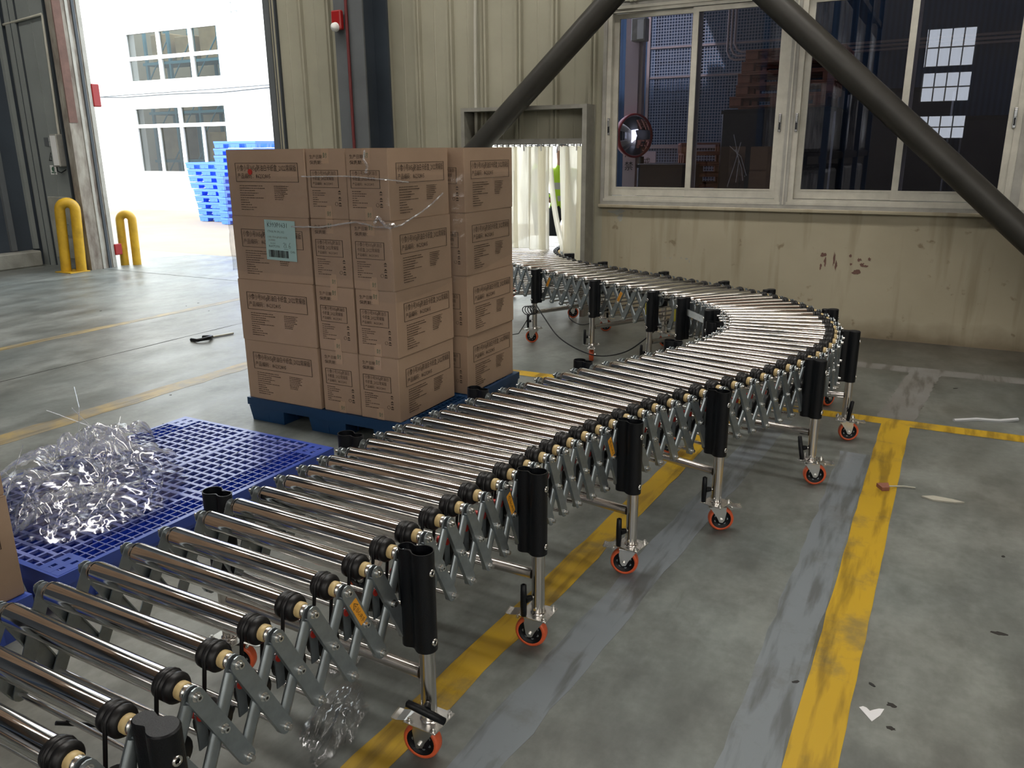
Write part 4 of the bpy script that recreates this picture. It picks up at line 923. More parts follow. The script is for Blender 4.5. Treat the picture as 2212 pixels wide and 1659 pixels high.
# ------------------------------------------------------------------ cartons
CL, CW, CH = .575, .268, .365
def carton_body(seed):
    rnd = random.Random(seed); b = MB(); x0, x1, y0, y1 = -CL/2, CL/2, -CW/2, CW/2
    n = 9; v = []; f = []
    def side(P, Q, nrm):    # slightly bulged wall panel
        o = len(v); bul = rnd.uniform(.0005, .002); m_ = 5
        for j in range(m_):
            z = .003+(CH-.006)*j/(m_-1)
            for i in range(n):
                t = i/(n-1); k = math.sin(math.pi*t)*math.sin(math.pi*j/(m_-1))*bul
                v.append((P[0]+(Q[0]-P[0])*t+nrm[0]*k, P[1]+(Q[1]-P[1])*t+nrm[1]*k, z))
        for j in range(m_-1):
            for i in range(n-1): f.append((o+j*n+i, o+j*n+i+1, o+(j+1)*n+i+1, o+(j+1)*n+i))
    e = .003
    side((x0+e, y0), (x1-e, y0), (0, -1)); side((x1, y0+e), (x1, y1-e), (1, 0)); side((x1-e, y1), (x0+e, y1), (0, 1)); side((x0, y1-e), (x0, y0+e), (-1, 0))
    b.add(v, f, 'cardboard', True)
    for (a, c) in (((x0+e, y0), (x0, y0+e)), ((x1, y0+e), (x1-e, y0)), ((x1-e, y1), (x1, y1-e)), ((x0, y1-e), (x0+e, y1))):
        b.add([(a[0], a[1], .003), (c[0], c[1], .003), (c[0], c[1], CH-.003), (a[0], a[1], CH-.003)], [(0, 3, 2, 1)], 'cardboard', True)
    # top flaps with a centre gap, bottom
    for z, s in ((CH, 1), (0, -1)):
        zz = z-s*.003
        b.box((x0+.004, y0+.002, min(z, zz)), (x1-.004, -.0015, max(z, zz)), 'cardboard'); b.box((x0+.004, .0015, min(z, zz)), (x1-.004, y1-.002, max(z, zz)), 'cardboard')
        b.box((x0+.004, -.002, min(zz, zz-s*.003)), (x1-.004, .002, max(zz, zz-s*.003)), 'cardboard_edge')
    return b.mesh('carton')
bodies = [carton_body(s) for s in range(5)]
def print_long():
    b = MB(); w, h = CL, CH
    def rc(x0, y0, x1, y1, m='ink', z=.0): b.box((x0*w, y0*h, z), (x1*w, y1*h, z+.0006), m)
    fx0, fx1, fy0, fy1 = .115, .915, .52, .80; t = .0022
    b.box((fx0*w, fy0*h, 0), (fx1*w, fy0*h+t, .0006), 'ink').box((fx0*w, fy1*h-t, 0), (fx1*w, fy1*h, .0006), 'ink').box((fx0*w, fy0*h, 0), (fx0*w+t, fy1*h, .0006), 'ink').box((fx1*w-t, fy0*h, 0), (fx1*w, fy1*h, .0006), 'ink')
    Z = Matrix.Translation((0, 0, .0006))
    put_text(b, '小食小号305g防油白卡纸盒_2022常规版', .038, 'ink', .135*w, .70*h-.004, .76*w, Z)
    put_text(b, '产品编码：86232805', .032, 'ink', .135*w, .575*h, .43*w, Z)
    rnd = random.Random(5)
    for k in range(11):   # lines of fine print
        y = .455-.036*k; x = .15; ln = [.30, .33, .20, .24, .18, .30, .10, .12, .14, .20, .16][k]
        while x < .15+ln:
            d = rnd.uniform(.012, .035); rc(x, y, min(x+d, .15+ln), y+.0105, 'ink_faint'); x += d+.008
    for k in range(8):
        y = .455-.028*k; x = .60; ln = [.18, .16, .17, .14, .16, .12, .11, .10][k]
        while x < .60+ln:
            d = rnd.uniform(.012, .03); rc(x, y, min(x+d, .60+ln), y+.0095, 'ink_faint'); x += d+.007
    return b.mesh('printed_panel')
def print_end():
    b = MB(); w, h = CW, CH; Z = Matrix.Translation((0, 0, .0006)); t = .0018
    put_text(b, '生产日期', .022, 'ink', .10*w, .865*h, .32*w, Z); put_text(b, '保质期：', .022, 'ink', .10*w, .785*h, .32*w, Z)
    fx0, fx1, fy0, fy1 = .10, .80, .45, .70
    b.box((fx0*w, fy0*h, 0), (fx1*w, fy0*h+t, .0006), 'ink').box((fx0*w, fy1*h-t, 0), (fx1*w, fy1*h, .0006), 'ink').box((fx0*w, fy0*h, 0), (fx0*w+t, fy1*h, .0006), 'ink').box((fx1*w-t, fy0*h, 0), (fx1*w, fy1*h, .0006), 'ink')
    put_text(b, '小食小号305g防油白', .023, 'ink', .14*w, .635*h, .60*w, Z); put_text(b, '卡纸盒_2022常规版', .023, 'ink', .14*w, .56*h, .55*w, Z); put_text(b, '产品编码：86232805', .018, 'ink', .14*w, .49*h, .52*w, Z)
    rnd = random.Random(9)
    for k in range(8):
        y = .40-.032*k; x = .12; ln = [.22, .34, .30, .12, .14, .36, .10, .34][k]
        while x < .12+ln:
            d = rnd.uniform(.02, .06); b.box((x*w, y*h, 0), (min(x+d, .12+ln)*w, (y+.010)*h, .0006), 'ink_faint'); x += d+.016
    for y in (.36, .27, .19): # cup, umbrella and arrow marks
        b.box((.78*w, y*h, 0), (.84*w, (y+.012)*h, .0006), 'ink').prism([(.77*w, (y+.03)*h), (.85*w, (y+.03)*h), (.81*w, (y+.055)*h)], 0, .0006, 'ink')
    b.lathe([(0, .010), (.0006, .010), (.0006, .0085), (0, .0085)], (0, 0, 1), (.72*w, .22*h, 0), 'ink', 14, False)
    return b.mesh('printed_panel')
def tape_mesh():
    b = MB(); w = .024
    b.box((-CL/2-.001, -w, CH-.001), (CL/2+.001, w, CH+.0006), 'tape').box((-CL/2-.0012, -w, CH-.075), (-CL/2-.0002, w, CH), 'tape')
    R_ = Matrix.Translation((-CL/2-.0013, 0, 0)) @ Matrix.Rotation(-math.pi/2, 4, 'Z') @ Matrix.Rotation(math.pi/2, 4, 'X')
    put_text(b, '封', .030, 'ink_green', -.016, CH-.045, None, R_); b2 = MB().box((-CL/2-.0012, -w, 0), (-CL/2-.0002, w, .07), 'tape'); put_text(b2, '封', .028, 'ink_green', -.012, .018, None, R_)
    return b.mesh('packing_tape'), b2.mesh('packing_tape')
pl_me, pe_me, tp_me = print_long(), print_end(), tape_mesh()
def carton(x, y, z, rot, label, group, tape=True):
    j = lambda a: random.uniform(-a, a)
    M = T(x+j(.006), y+j(.005), z, rot+j(.012)); o = thing('carton', label, 'carton', group, M, random.choice(bodies))
    obj('printed_panel', pl_me, o, M @ Matrix.Translation((-CL/2, -CW/2-.0028, 0)) @ Matrix.Rotation(math.pi/2, 4, 'X'))
    obj('printed_panel', pe_me, o, M @ Matrix.Translation((-CL/2-.0014, CW/2, 0)) @ Matrix.Rotation(-math.pi/2, 4, 'Z') @ Matrix.Rotation(math.pi/2, 4, 'X'))
    if tape: obj('packing_tape', tp_me[0], o, M); obj('packing_tape', tp_me[1], o, M)
    return o
layer = ['bottom layer', 'second layer', 'third layer', 'top layer']; Q = math.pi/2
cart = {}
for k in range(4):
    z = .1485+k*.3665; g = 'printed cartons on the dark blue pallet'; L_ = layer[k]
    cart['a', k] = carton(-3.39, 3.585, z, 0, f'wide-side carton at the left front corner of the pallet, {L_}', g)
    cart['b', k] = carton(-2.955, 3.742, z, Q, f'narrow-end carton in the middle front column, {L_}', g)
    cart['c', k] = carton(-2.680, 3.742, z, Q, f'carton at the front right corner of the pallet, {L_}', g)
    cart['d', k] = carton(-2.610, 4.372, z, Q, f'carton behind the front right corner column, {L_}', g)
    carton(-2.895, 4.372, z, Q, 'carton hidden at the back of the wrapped stack', 'cartons hidden inside the wrapped stack')
    for r in range(3): carton(-3.39, 3.875+r*.287, z, 0, 'carton hidden at the back of the wrapped stack', 'cartons hidden inside the wrapped stack')
    for xx in (-2.785,):
        carton(xx, 1.10, z, Q, f'plain carton on the blue pallet at the near left edge, {L_}', 'cartons at the near left edge')
# pale green shipping label
o = cart['a', 2]; LM = WM[o] @ T(-.037, -CW/2-.0048, .1255) @ Matrix.Rotation(math.pi/2, 4, 'X') @ Matrix.Rotation(D2R(-1.0), 4, 'Z')
b = MB(); b.box((0, 0, 0), (.225, .225, .0008), 'label_paper'); Z = LM
Zt = Matrix.Translation((0, 0, .0009))
put_text(b, 'K993P0631', .038, 'ink_black', .018, .185, .145, Zt); put_text(b, 'CTN BL PH SML 2022', .017, 'ink_black', .018, .155, .125, Zt); put_text(b, 'PRODUCT ID', .006, 'ink_black', .018, .215, None, Zt)
put_text(b, '小食小号305g防油白卡纸盒', .013, 'ink_faint', .018, .125, .145, Zt); put_text(b, '2022常规版', .012, 'ink_faint', .022, .108, .05, Zt); put_text(b, '86232805', .010, 'ink_black', .035, .091, .038, Zt)
put_text(b, '86A772936', .018, 'ink_black', .022, .072, .082, Zt); put_text(b, 'CHN', .018, 'ink_black', .178, .046, .034, Zt)
x = .02; rnd = random.Random(2)
while x < .165: w = rnd.choice((.0015, .003, .0045)); b.box((x, .016, .0008), (x+w, .056, .0010), 'ink_black'); x += w+rnd.choice((.0015, .0025))
for st in ([(.130, .098), (.140, .102), (.142, .092), (.133, .078), (.145, .074)], [(.150, .100), (.152, .074)], [(.160, .076), (.161, .078)], [(.182, .104), (.172, .085), (.175, .072), (.184, .076), (.180, .086), (.173, .082)]):
    b.tube([(p[0], p[1], .0012) for p in st], .0009, 'ink_black', 5)
b.tube([(.135, .066, .0012), (.165, .065, .0012)], .0008, 'ink_black', 5)
obj('shipping_label', b, o, LM, 'pale green shipping label with barcode')
obj('red_sticker', MB().cyl((-.11, -CW/2-.0055, .244), (-.11, -CW/2-.003, .244), .016, 'red_plastic', n=16), cart['a', 3], WM[cart['a', 3]], 'small red round sticker')

# stretch wrap round the upper half of the stack
def fnoise(p, s, o=4):
    return noise.fractal(Vector(p)*s, .9, 2.1, o)
def wrap():
    path = [(-3.688, 4.60), (-3.690, 3.437), (-3.10, 3.437), (-2.54, 3.438), (-2.532, 3.99), (-2.462, 4.07), (-2.462, 4.68)]
    pts = []; 
    for a, c in zip(path, path[1:]):
        L = math.dist(a, c); n = max(int(L/.02), 2)
        for i in range(n): t = i/n; pts.append((a[0]+(c[0]-a[0])*t, a[1]+(c[1]-a[1])*t))
    pts.append(path[-1]); N = len(pts); cum = 0; v = []; rows = 34
    for i, (x, y) in enumerate(pts):
        if i: cum += math.dist(pts[i-1], pts[i])
        # lower hem: dips on the left, rises along a diagonal on the right side
        zlo = .93 if cum < 2.2 else .90+.08*math.sin(cum*2); ztop = 1.47
        q0 = pts[max(i-1, 0)]; q1 = pts[min(i+1, N-1)]; nx, ny = (q1[1]-q0[1]), -(q1[0]-q0[0]); l = math.hypot(nx, ny); nx, ny = nx/l, ny/l
        for j in range(rows):
            z = zlo+(ztop-zlo)*j/(rows-1); k = .003+.004*max(fnoise((cum*1.2, z*9, 1), 1.6), -.6)+.002*max(fnoise((cum*6, z*2, 4), 2), -1)
            v.append((x+nx*k, y+ny*k, z))
    f = [(i*rows+j, (i+1)*rows+j, (i+1)*rows+j+1, i*rows+j+1) for i in range(N-1) for j in range(rows-1)]
    b = MB(); b.add(v, f, 'stretch_film', True); return b
wr_ = thing('stretch_wrap', 'clear stretch film wound round the upper layers of the carton stack', 'film', None, Matrix.Identity(4), wrap())
def rope(pts, r0, seed, n=60):
    """gathered strand of film: ragged ribbon along a path"""
    rnd = random.Random(seed); b = MB(); P = [Vector(p) for p in pts]; out = []
    for i in range(n+1):
        t = i/n*(len(P)-1); k = min(int(t), len(P)-2); u = t-k; out.append(P[k].lerp(P[k+1], u)+Vector((rnd.uniform(-1, 1), rnd.uniform(-1, 1), rnd.uniform(-1, 1)))*r0*.35)
    b.tube(out, r0, 'crumpled_film', 5, smooth=False); return b
st = rope([(-2.525, 3.93, 1.37), (-2.525, 3.80, 1.31), (-2.525, 3.66, 1.265), (-2.53, 3.52, 1.225), (-2.54, 3.435, 1.215), (-2.62, 3.425, 1.22), (-2.75, 3.425, 1.24), (-3.0, 3.425, 1.205), (-3.2, 3.427, 1.20)], .0045, 3)
obj('film_strand', st, wr_, Matrix.Identity(4)); obj('film_strand', rope([(-3.1, 3.425, 1.47), (-2.8, 3.425, 1.475), (-2.54, 3.43, 1.46), (-2.52, 3.6, 1.44)], .003, 5), wr_, Matrix.Identity(4))
obj('film_strand', rope([(-2.66, 3.42, 1.60), (-2.67, 3.42, 1.56), (-2.65, 3.42, 1.52), (-2.66, 3.42, 1.49)], .006, 6, 24), wr_, Matrix.Identity(4))
obj('film_strand', rope([(-2.63, 3.425, 1.24), (-2.60, 3.425, 1.27), (-2.56, 3.43, 1.225), (-2.53, 3.47, 1.235)], .008, 8, 24), wr_, Matrix.Identity(4))

# ------------------------------------------------------------------ crumpled clear film
def crumple(cx, cy_, sx, sy, h, z0, seed, nx=90, ny=90, rot=0., sharp=1.0):
    v = []; ca, sa = math.cos(rot), math.sin(rot); idx = {}; b = MB()
    for i in range(nx):
        for j in range(ny):
            u = i/(nx-1)*2-1; w = j/(ny-1)*2-1; r = math.sqrt(u*u+w*w); edge = 1+.28*noise.noise(Vector((math.atan2(w, u)*1.3, seed, 0)))
            if r > edge: continue
            env = max(1-(r/edge)**2.2, 0)
            q = Vector((u*2.6+seed+.5*w, w*1.05, seed*.7)); rid = sum(abs(noise.noise(q*s_))*a_ for s_, a_ in ((1.1, 1.0), (2.3, .6), (5.0, .26), (10, .10)))
            z = z0+.006+h*env**.6*(.35+.75*rid)*(.6+.6*noise.noise(q*.6+Vector((3, 3, 3))))
            px = u*sx+sx*.10*noise.noise(q*2.2+Vector((9, 0, 0)))+sx*.05*noise.noise(q*7); py = w*sy+sy*.10*noise.noise(q*2.2+Vector((0, 9, 0)))+sy*.05*noise.noise(q*7+Vector((1, 5, 2)))
            idx[i, j] = len(v); v.append((cx+px*ca-py*sa, cy_+px*sa+py*ca, max(z, z0+.004)))
    f = [(idx[i, j], idx[i+1, j], idx[i+1, j+1], idx[i, j+1]) for i in range(nx-1) for j in range(ny-1) if all(k in idx for k in ((i, j), (i+1, j), (i+1, j+1), (i, j+1)))]
    b.add(v, f, 'crumpled_film', True); return b
hp = thing('crumpled_film', 'heap of crumpled clear film lying on the empty blue pallet', 'film', None, Matrix.Identity(4), crumple(-3.26, 2.0, .46, .42, .22, .146, 2.3, rot=.5))
obj('film_fold', crumple(-3.42, 2.10, .36, .36, .30, .15, 7.1, 70, 70, 1.6), hp, Matrix.Identity(4)); obj('film_fold', crumple(-3.05, 1.86, .30, .24, .17, .146, 4.4, 60, 60, -.2), hp, Matrix.Identity(4))
obj('film_fold', crumple(-3.62, 2.42, .30, .22, .26, .146, 9.4, 60, 60, 2.2), hp, Matrix.Identity(4))
for k, pts in enumerate([[(-3.3, 2.3, .42), (-3.0, 1.95, .2)], [(-3.5, 1.95, .36), (-3.15, 1.6, .2)], [(-3.7, 2.2, .42), (-3.2, 2.35, .26)], [(-3.0, 2.0, .25), (-2.86, 1.72, .16)], [(-3.45, 1.75, .22), (-3.1, 1.9, .32)], [(-3.85, 2.45, .45), (-3.6, 2.30, .42), (-3.35, 2.1, .30), (-3.2, 1.9, .2)], [(-3.6, 1.8, .3), (-3.3, 1.75, .34), (-3.05, 1.72, .22)], [(-3.5, 2.2, .46), (-3.2, 2.15, .35), (-2.95, 1.9, .18)]]):
    obj('film_strand', rope(pts, .0012+.0004*(k % 3), 20+k, 30), hp, Matrix.Identity(4))
thing('film_scrap', 'torn scrap of clear film on the floor under the nearest rollers', 'film', None, Matrix.Identity(4), crumple(-1.40, 1.50, .085, .17, .035, 0, 5.5, 46, 60, .35))
b = crumple(-1.62, 1.88, .09, .22, .07, 0, 8.5, 40, 60, .3); thing('film_scrap', 'longer strip of clear film trailing under the rollers', 'film', None, Matrix.Identity(4), b)

# ------------------------------------------------------------------ litter on the floor
hp_ = [(-.055, 2.275), (-.045, 2.285), (-.035, 2.283), (-.025, 2.272), (-.015, 2.283), (-.002, 2.295), (.012, 2.30), (.004, 2.265), (-.016, 2.225)]
b = MB(); b.prism(hp_, .0005, .0015, 'white_paper'); thing('paper_scrap', 'small white torn paper scrap near the yellow lane line', 'paper', None, Matrix.Identity(4), b)
b = MB(); b.tube([(.18, 5.33, .006), (.30, 5.40, .010), (.42, 5.44, .006), (.52, 5.50, .012)], .012, 'grey_band', 6, smooth=False); thing('plastic_strip', 'dirty translucent plastic strip on the floor near the wall', 'litter', None, Matrix.Identity(4), b)
b = MB(); b.prism([(.05, 4.02), (.10, 3.995), (.19, 4.01), (.23, 4.03), (.18, 4.045), (.10, 4.05)], .001, .008, 'conduit'); thing('dry_leaf', 'flat pale scrap right of the yellow lane line', 'litter', None, Matrix.Identity(4), b)
b = MB(); b.prism([(-.15, 4.06), (-.12, 4.01), (-.09, 4.03), (-.10, 4.09)], .001, .02, 'wood_pallet'); b.tube([(-.11, 4.05, .015), (-.03, 4.10, .01), (.02, 4.11, .008)], .004, 'conduit', 5); thing('wrapper_scrap', 'small brown scrap lying on the yellow lane line', 'litter', None, Matrix.Identity(4), b)
kn = thing('strap_cutter', 'dark folded strap piece with pale tip on the far floor', 'litter', None, T(-5.72, 4.93, 0))
obj('strap_loop', MB().tube([(-.05, -.12, .012), (.05, -.14, .02), (.10, -.06, .03), (.05, .02, .02), (-.04, .0, .012)], .016, 'black_plastic', 6), kn)
obj('strap_tail', MB().bbox((-.01, -.02, .004), (.02, .26, .016), 'conduit', .002, Matrix.Rotation(-.25, 4, 'Z')), kn)
for k in range(26):
    x, y = random.uniform(-9, .9), random.uniform(1.5, 6.5)
    if -1.9 < x < -.3: continue
    b = MB(); b.prism(blob_poly(random.uniform(.004, .011), 7, 300+k, 1.5, .7), 0, .002, 'ink_black'); obj('floor_speck', b, fl, T(x, y, 0, random.uniform(0, 3)))

# ------------------------------------------------------------------ covered passage behind the dark windows
struct('wall_passage', MB().box((-4.45, 11.5, 0), (7, 11.6, 5.2), 'blue_corrugated'))
struct('passage_roof', MB().box((-3.6, WY+.25, 4.2), (7, 11.8, 4.3), 'sheet_dark'))
def wire_mat():
    m = bpy.data.materials.new('wire_screen'); m.use_nodes = True; n, l = nt(m); n.clear(); out = n.new('ShaderNodeOutputMaterial'); tc = n.new('ShaderNodeTexCoord'); s = n.new('ShaderNodeSeparateXYZ'); l.new(tc.outputs['Object'], s.inputs[0])
    fs = []
    for ax in ('X', 'Z'):
        a = n.new('ShaderNodeMath'); a.operation = 'MULTIPLY'; a.inputs[1].default_value = 1/.038; l.new(s.outputs[ax], a.inputs[0]); f = n.new('ShaderNodeMath'); f.operation = 'FRACT'; l.new(a.outputs[0], f.inputs[0]); g = n.new('ShaderNodeMath'); g.operation = 'LESS_THAN'; g.inputs[1].default_value = .26; l.new(f.outputs[0], g.inputs[0]); fs.append(g.outputs[0])
    mx = n.new('ShaderNodeMath'); mx.operation = 'MAXIMUM'; l.new(fs[0], mx.inputs[0]); l.new(fs[1], mx.inputs[1])
    t = n.new('ShaderNodeBsdfTransparent'); d = n.new('ShaderNodeBsdfDiffuse'); d.inputs[0].default_value = (.32, .36, .44, 1); q = n.new('ShaderNodeMixShader'); l.new(mx.outputs[0], q.inputs[0]); l.new(t.outputs[0], q.inputs[1]); l.new(d.outputs[0], q.inputs[2]); l.new(q.outputs[0], out.inputs[0]); MATS['wire_screen'] = m
wire_mat()
ws = thing('wire_screen', 'pale wire mesh screen in front of the blue wall outside the window', 'mesh screen', None, T(-2.95, 11.38, 0))
obj('mesh_sheet', MB().box((-.95, 0, .2), (.95, .002, 4.1), 'wire_screen'), ws)
obj('screen_frame', MB().box((-.97, -.02, .2), (-.93, .02, 4.1), 'pipe_pinkgrey').box((-.95, -.02, 1.60), (.95, .02, 1.65), 'pipe_pinkgrey').box((-.25, -.01, 1.65), (-.235, .01, 4.1), 'blue_panel_daylit').box((-.95, -.01, 2.52), (.95, .0, 2.54), 'pipe_pinkgrey').box((-.95, -.01, 2.90), (.95, .0, 2.92), 'pipe_pinkgrey'), ws)
obj('daylit_panel', MB().box((-.23, .03, 1.65), (.95, .05, 4.1), 'blue_panel_daylit'), ws)  # daylight falling on the blue wall, put in as a lighter blue panel
pp = thing('passage_post', 'pale pink painted post with red characters outside the window', 'post', None, T(-3.72, 10.3, 0))
obj('post_shaft', MB().box((-.085, -.08, 0), (.085, .08, 4.2), 'pink_post').box((.085, -.05, 0), (.13, .05, 4.2), 'pipe_pinkgrey'), pp)
b = MB(); Zp = Matrix.Translation((-.06, -.082, 0)) @ Matrix.Rotation(math.pi/2, 4, 'X'); put_text(b, '严', .12, 'ink_black', 0, 1.50, None, Zp); put_text(b, '禁', .12, 'ink_black', 0, 1.34, None, Zp); obj('painted_characters', b, pp)
obj('lamp_case', MB().bbox((.02, -.20, 2.86), (.20, -.05, 3.12), 'alu_dull', .01).box((.10, -.205, 2.88), (.18, -.20, 3.10), 'white_plastic'), pp)
mi = thing('convex_mirror', 'round convex traffic mirror with red rim on a striped pole outside', 'mirror', None, T(-3.57, 10.15, 0))
Rm = Matrix.Translation((-3.60, 10.1, 1.755)) @ Vector((1.5, -1, .05)).to_track_quat('Z', 'Y').to_matrix().to_4x4() @ Matrix.Diagonal((1.08, 1.08, 1, 1))
obj('mirror_dish', MB().lathe([(.045, .001), (.043, .06), (.035, .12), (.02, .18), (0, .225)], (0, 0, 1), (0, 0, 0), 'mirror', 36), mi, Rm)
obj('mirror_rim', MB().lathe([(0, .225), (.015, .232), (.01, .245), (-.02, .25), (-.09, .235), (-.11, .20), (-.12, .02)], (0, 0, 1), (0, 0, 0), 'alarm_red', 36), mi, Rm)
for k in range(15): obj('pole_band', MB().cyl((-3.55, 10.22, k*.1), (-3.55, 10.22, k*.1+.1), .03, 'stripe_orange' if k % 2 else 'black_plastic', n=12), mi, Matrix.Identity(4))
nb = thing('notice_board', 'pink notice board with a character beside the striped pole', 'sign', None, T(-3.85, 10.9, 1.22), MB().box((0, 0, 0), (.26, .02, .34), 'pink_post'))
obj('board_post', MB().cyl((.13, .03, -1.22), (.13, .03, .1), .015, 'pipe_pinkgrey', n=8), nb)
b = MB(); put_text(b, '戒', .12, 'ink_black', .07, .16, None, Matrix.Translation((0, -.001, 0)) @ Matrix.Rotation(math.pi/2, 4, 'X')); obj('painted_character', b, nb)
# stacks of wooden pallets
wpb = MB(); wpb.bbox((-.5, -.05, 0), (.5, .05, .09), 'wood_pallet', .004)
blk = MB().bbox((-.07, -.06, 0), (.07, .06, .085), 'wood_pallet', .003).mesh('pallet_block'); brd = MB().bbox((-.55, -.05, 0), (.55, .05, .02), 'wood_pallet', .002).mesh('pallet_board')
def wood_pallet(M, label, group):
    p = thing('wooden_pallet', label, 'pallet', group, M)
    for y in (-.4, 0, .4):
        obj('pallet_board', brd, p, M @ Matrix.Translation((0, y, 0)))
        for x in (-.48, 0, .48): obj('pallet_block', blk, p, M @ Matrix.Translation((x, y, .02)))
    for k in range(6): obj('pallet_board', brd, p, M @ Matrix.Translation((0, -.42+k*.168, .105)))
for k in range(5): wood_pallet(T(-1.92+random.uniform(-.02, .02)+.03*k, 10.75, 2.06+k*.128, random.uniform(-.03, .03)), ['lowest', 'second lowest', 'middle', 'second from the top', 'topmost'][k]+' of five reddish wooden pallets on the tall black crate', 'wooden pallets on the dark crates')
ORD = ['lowest', 'second', 'third', 'fourth', 'fifth', 'sixth', 'seventh', 'eighth', 'ninth', 'fourth from the top', 'third from the top', 'second from the top', 'topmost']
for k in range(13): wood_pallet(T(-2.62+random.uniform(-.02, .02), 10.72, k*.128, .35+random.uniform(-.03, .03)), ORD[k]+(' from the ground,' if 0 < k < 9 else ',')+' reddish wooden pallet in the low stack outside the window', 'wooden pallets in the low outdoor stack')
def crate(x0, x1, z0, z1, label, y0=10.1, y1=11.2):
    M = T((x0+x1)/2, (y0+y1)/2, z0); w, d, h = (x1-x0)/2, (y1-y0)/2, z1-z0
    o = thing('wrapped_crate', label, 'crate', 'dark crates outside the windows', M, MB().bbox((-w, -d, 0), (w, d, h), 'dark_box', .02)); b = MB()
    obj('crate_edge', MB().box((-w-.004, -d-.006, h-.05), (w+.004, -d, h-.01), 'black_rubber').box((-w-.004, -d-.006, h/2-.02), (w+.004, -d, h/2+.02), 'black_rubber'), o)
crate(-2.52, -1.25, 0, 2.03, 'tall black wrapped crate with white scribbles outside window', 10.05, 11.15)
crate(-3.48, -2.78, 0, 1.42, 'low black crate outside beside the striped pole', 9.85, 10.35); crate(-1.15, -.1, 0, 2.2, 'dark crate outside the right window, leftmost one'); crate(0.0, 1.2, 0, 1.9, 'dark crate outside the right window, rightmost one')
b = MB()
for pts in ([(-2.36, 10.04, 1.75), (-2.28, 10.04, 1.45), (-2.30, 10.04, 1.2)], [(-2.40, 10.04, 1.62), (-2.26, 10.04, 1.5), (-2.18, 10.04, 1.28)], [(-2.27, 10.04, 1.66), (-2.33, 10.04, 1.4), (-2.40, 10.04, 1.15)], [(-2.33, 10.04, 1.58), (-2.24, 10.04, 1.36), (-2.22, 10.04, 1.22)]): b.tube(pts, .004, 'grey_band', 5)
thing('loose_straps', 'pale loose strap ends hanging on the tall black crate', 'strap', None, Matrix.Identity(4), b)
# bundled service pipes on the blue wall
for k in range(3):
    o_ = k*.045
    pipe('service_pipe', [(-2.80+o_, 11.25, 4.1), (-2.80+o_, 11.25, 2.80+o_), (-2.76+o_, 11.25, 2.72+o_), (-2.70+o_, 11.25, 2.69+o_), (-1.9, 11.25, 2.70+o_), (.0, 11.25, 2.72+o_), (2.5, 11.25, 2.74+o_)], .016, 'pipe_pinkgrey', ['lowest', 'middle', 'topmost'][k]+' of three bundled grey pipes bending along the blue wall outside', 'pipe', 8, 'service pipes on the blue wall')

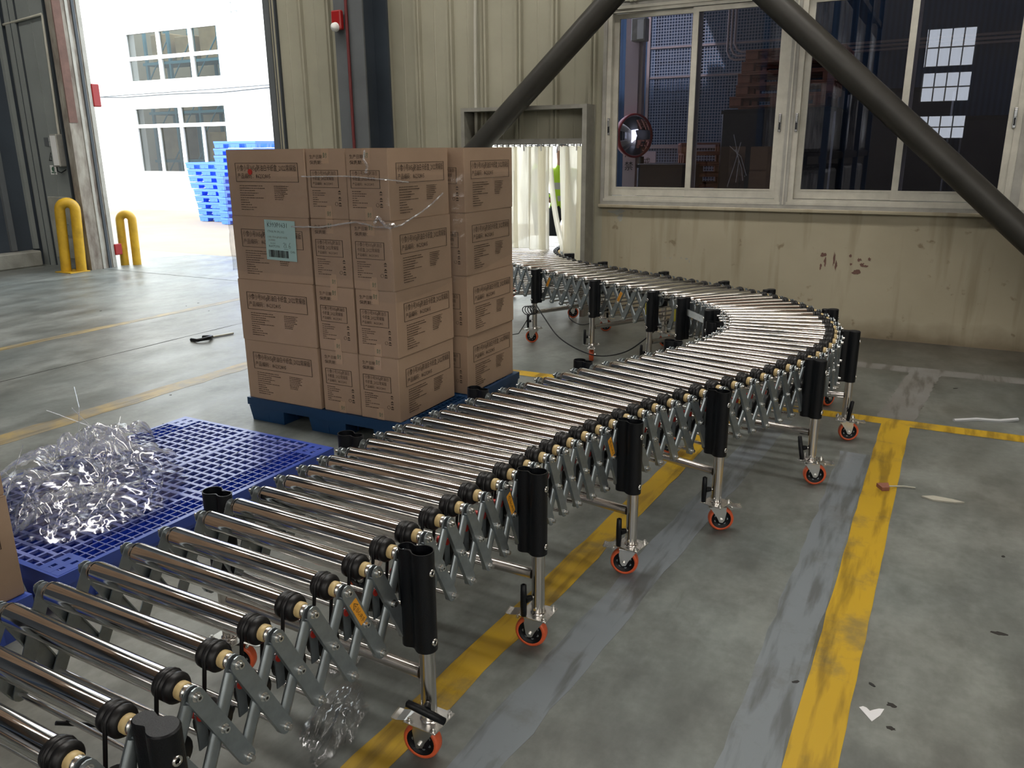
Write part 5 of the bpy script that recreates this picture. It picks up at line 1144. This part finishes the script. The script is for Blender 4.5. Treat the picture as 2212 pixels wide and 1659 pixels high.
# ------------------------------------------------------------------ people beyond the strip curtain
def person(x, y, face, label, lean=0.):
    ME = bpy.data.meshes.new('body'); bones = {'pel': (0, 0, .96, .125), 'wai': (0, 0, 1.08, .12), 'che': (0, .01, 1.30, .14), 'nec': (0, 0, 1.47, .055), 'hd0': (0, -.01, 1.56, .075), 'hd1': (0, -.01, 1.66, .085), 'hd2': (0, 0, 1.72, .055)}
    E_ = [('pel', 'wai'), ('wai', 'che'), ('che', 'nec'), ('nec', 'hd0'), ('hd0', 'hd1'), ('hd1', 'hd2')]
    for s, n_ in ((-1, 'l'), (1, 'r')):
        bones.update({'hip'+n_: (s*.10, 0, .90, .095), 'kne'+n_: (s*.11, -.02, .50, .062), 'ank'+n_: (s*.11, .02, .09, .045), 'toe'+n_: (s*.12, -.14, .04, .038), 'sho'+n_: (s*.19, .01, 1.38, .062), 'elb'+n_: (s*.25, .0, 1.10, .045), 'wri'+n_: (s*.20, -.20, .98, .032), 'han'+n_: (s*.18, -.28, .97, .035)})
        E_ += [('pel', 'hip'+n_), ('hip'+n_, 'kne'+n_), ('kne'+n_, 'ank'+n_), ('ank'+n_, 'toe'+n_), ('che', 'sho'+n_), ('sho'+n_, 'elb'+n_), ('elb'+n_, 'wri'+n_), ('wri'+n_, 'han'+n_)]
    ks = list(bones); ME.from_pydata([bones[k][:3] for k in ks], [(ks.index(a), ks.index(c)) for a, c in E_], [])
    o = bpy.data.objects.new('body', ME); C.objects.link(o); o.modifiers.new('s', 'SKIN'); sm = o.modifiers.new('d', 'SUBSURF'); sm.levels = 2; sm.render_levels = 2
    if not ME.skin_vertices: 
        bpy.context.view_layer.objects.active = o
    for i, k in enumerate(ks): ME.skin_vertices[0].data[i].radius = (bones[k][3],)*2
    ME.skin_vertices[0].data[0].use_root = True
    dg = bpy.context.evaluated_depsgraph_get(); dg.update(); R_ = bpy.data.meshes.new_from_object(o.evaluated_get(dg)); bpy.data.objects.remove(o)
    for m_ in ('hi_vis', 'trousers', 'skin', 'grey_band', 'hair'): R_.materials.append(MATS[m_])
    for p in R_.polygons:
        c = p.center; p.use_smooth = True
        if c.z < .98 and abs(c.x) < .17 and c.y > -.17 or c.z < .9: k = 1
        elif c.z > 1.60 and c.y > -.06 or c.z > 1.70: k = 4
        elif c.z > 1.46: k = 2
        elif abs(c.x) > .20: k = 1 if c.z > 1.02 else 2
        elif c.y < -.17: k = 2
        elif 1.08 < c.z < 1.14 or 1.22 < c.z < 1.27: k = 3
        else: k = 0
        p.material_index = k
    t = thing('person', label, 'person', None, T(x, y, -.05, face)); obj('clothed_body', R_, t)
    f = MB()
    for s in (-1, 1): f.lathe([(-.008, .002), (0, .010), (.006, .002)], (0, -1, 0), (s*.03, -.088, 1.655), 'white_plastic', 10).cyl((s*.03, -.095, 1.655), (s*.03, -.097, 1.655), .005, 'hair', n=8)
    f.lathe([(0, .014), (.02, .010), (.028, .003)], (0, -1, -.2), (0, -.085, 1.625), 'skin', 10).box((-.022, -.092, 1.585), (.022, -.084, 1.592), 'alarm_red')
    obj('face', f, t)
    for s in (-1, 1):
        h = MB()
        for k in range(4): h.tube([(s*(.16+.014*k), -.29, .965), (s*(.16+.014*k), -.325, .955), (s*(.162+.013*k), -.345, .93)], .0085, 'skin', 6)
        h.tube([(s*.155, -.27, .97), (s*.135, -.29, .955), (s*.13, -.31, .94)], .010, 'skin', 6); obj('fingers', h, t)
    return t
person(-4.17, 9.15, .3, 'person in a yellow-green safety vest standing behind the strip curtain')
person(-4.95, 10.1, 1.9, 'second person in a safety vest, mostly hidden behind curtain strips')
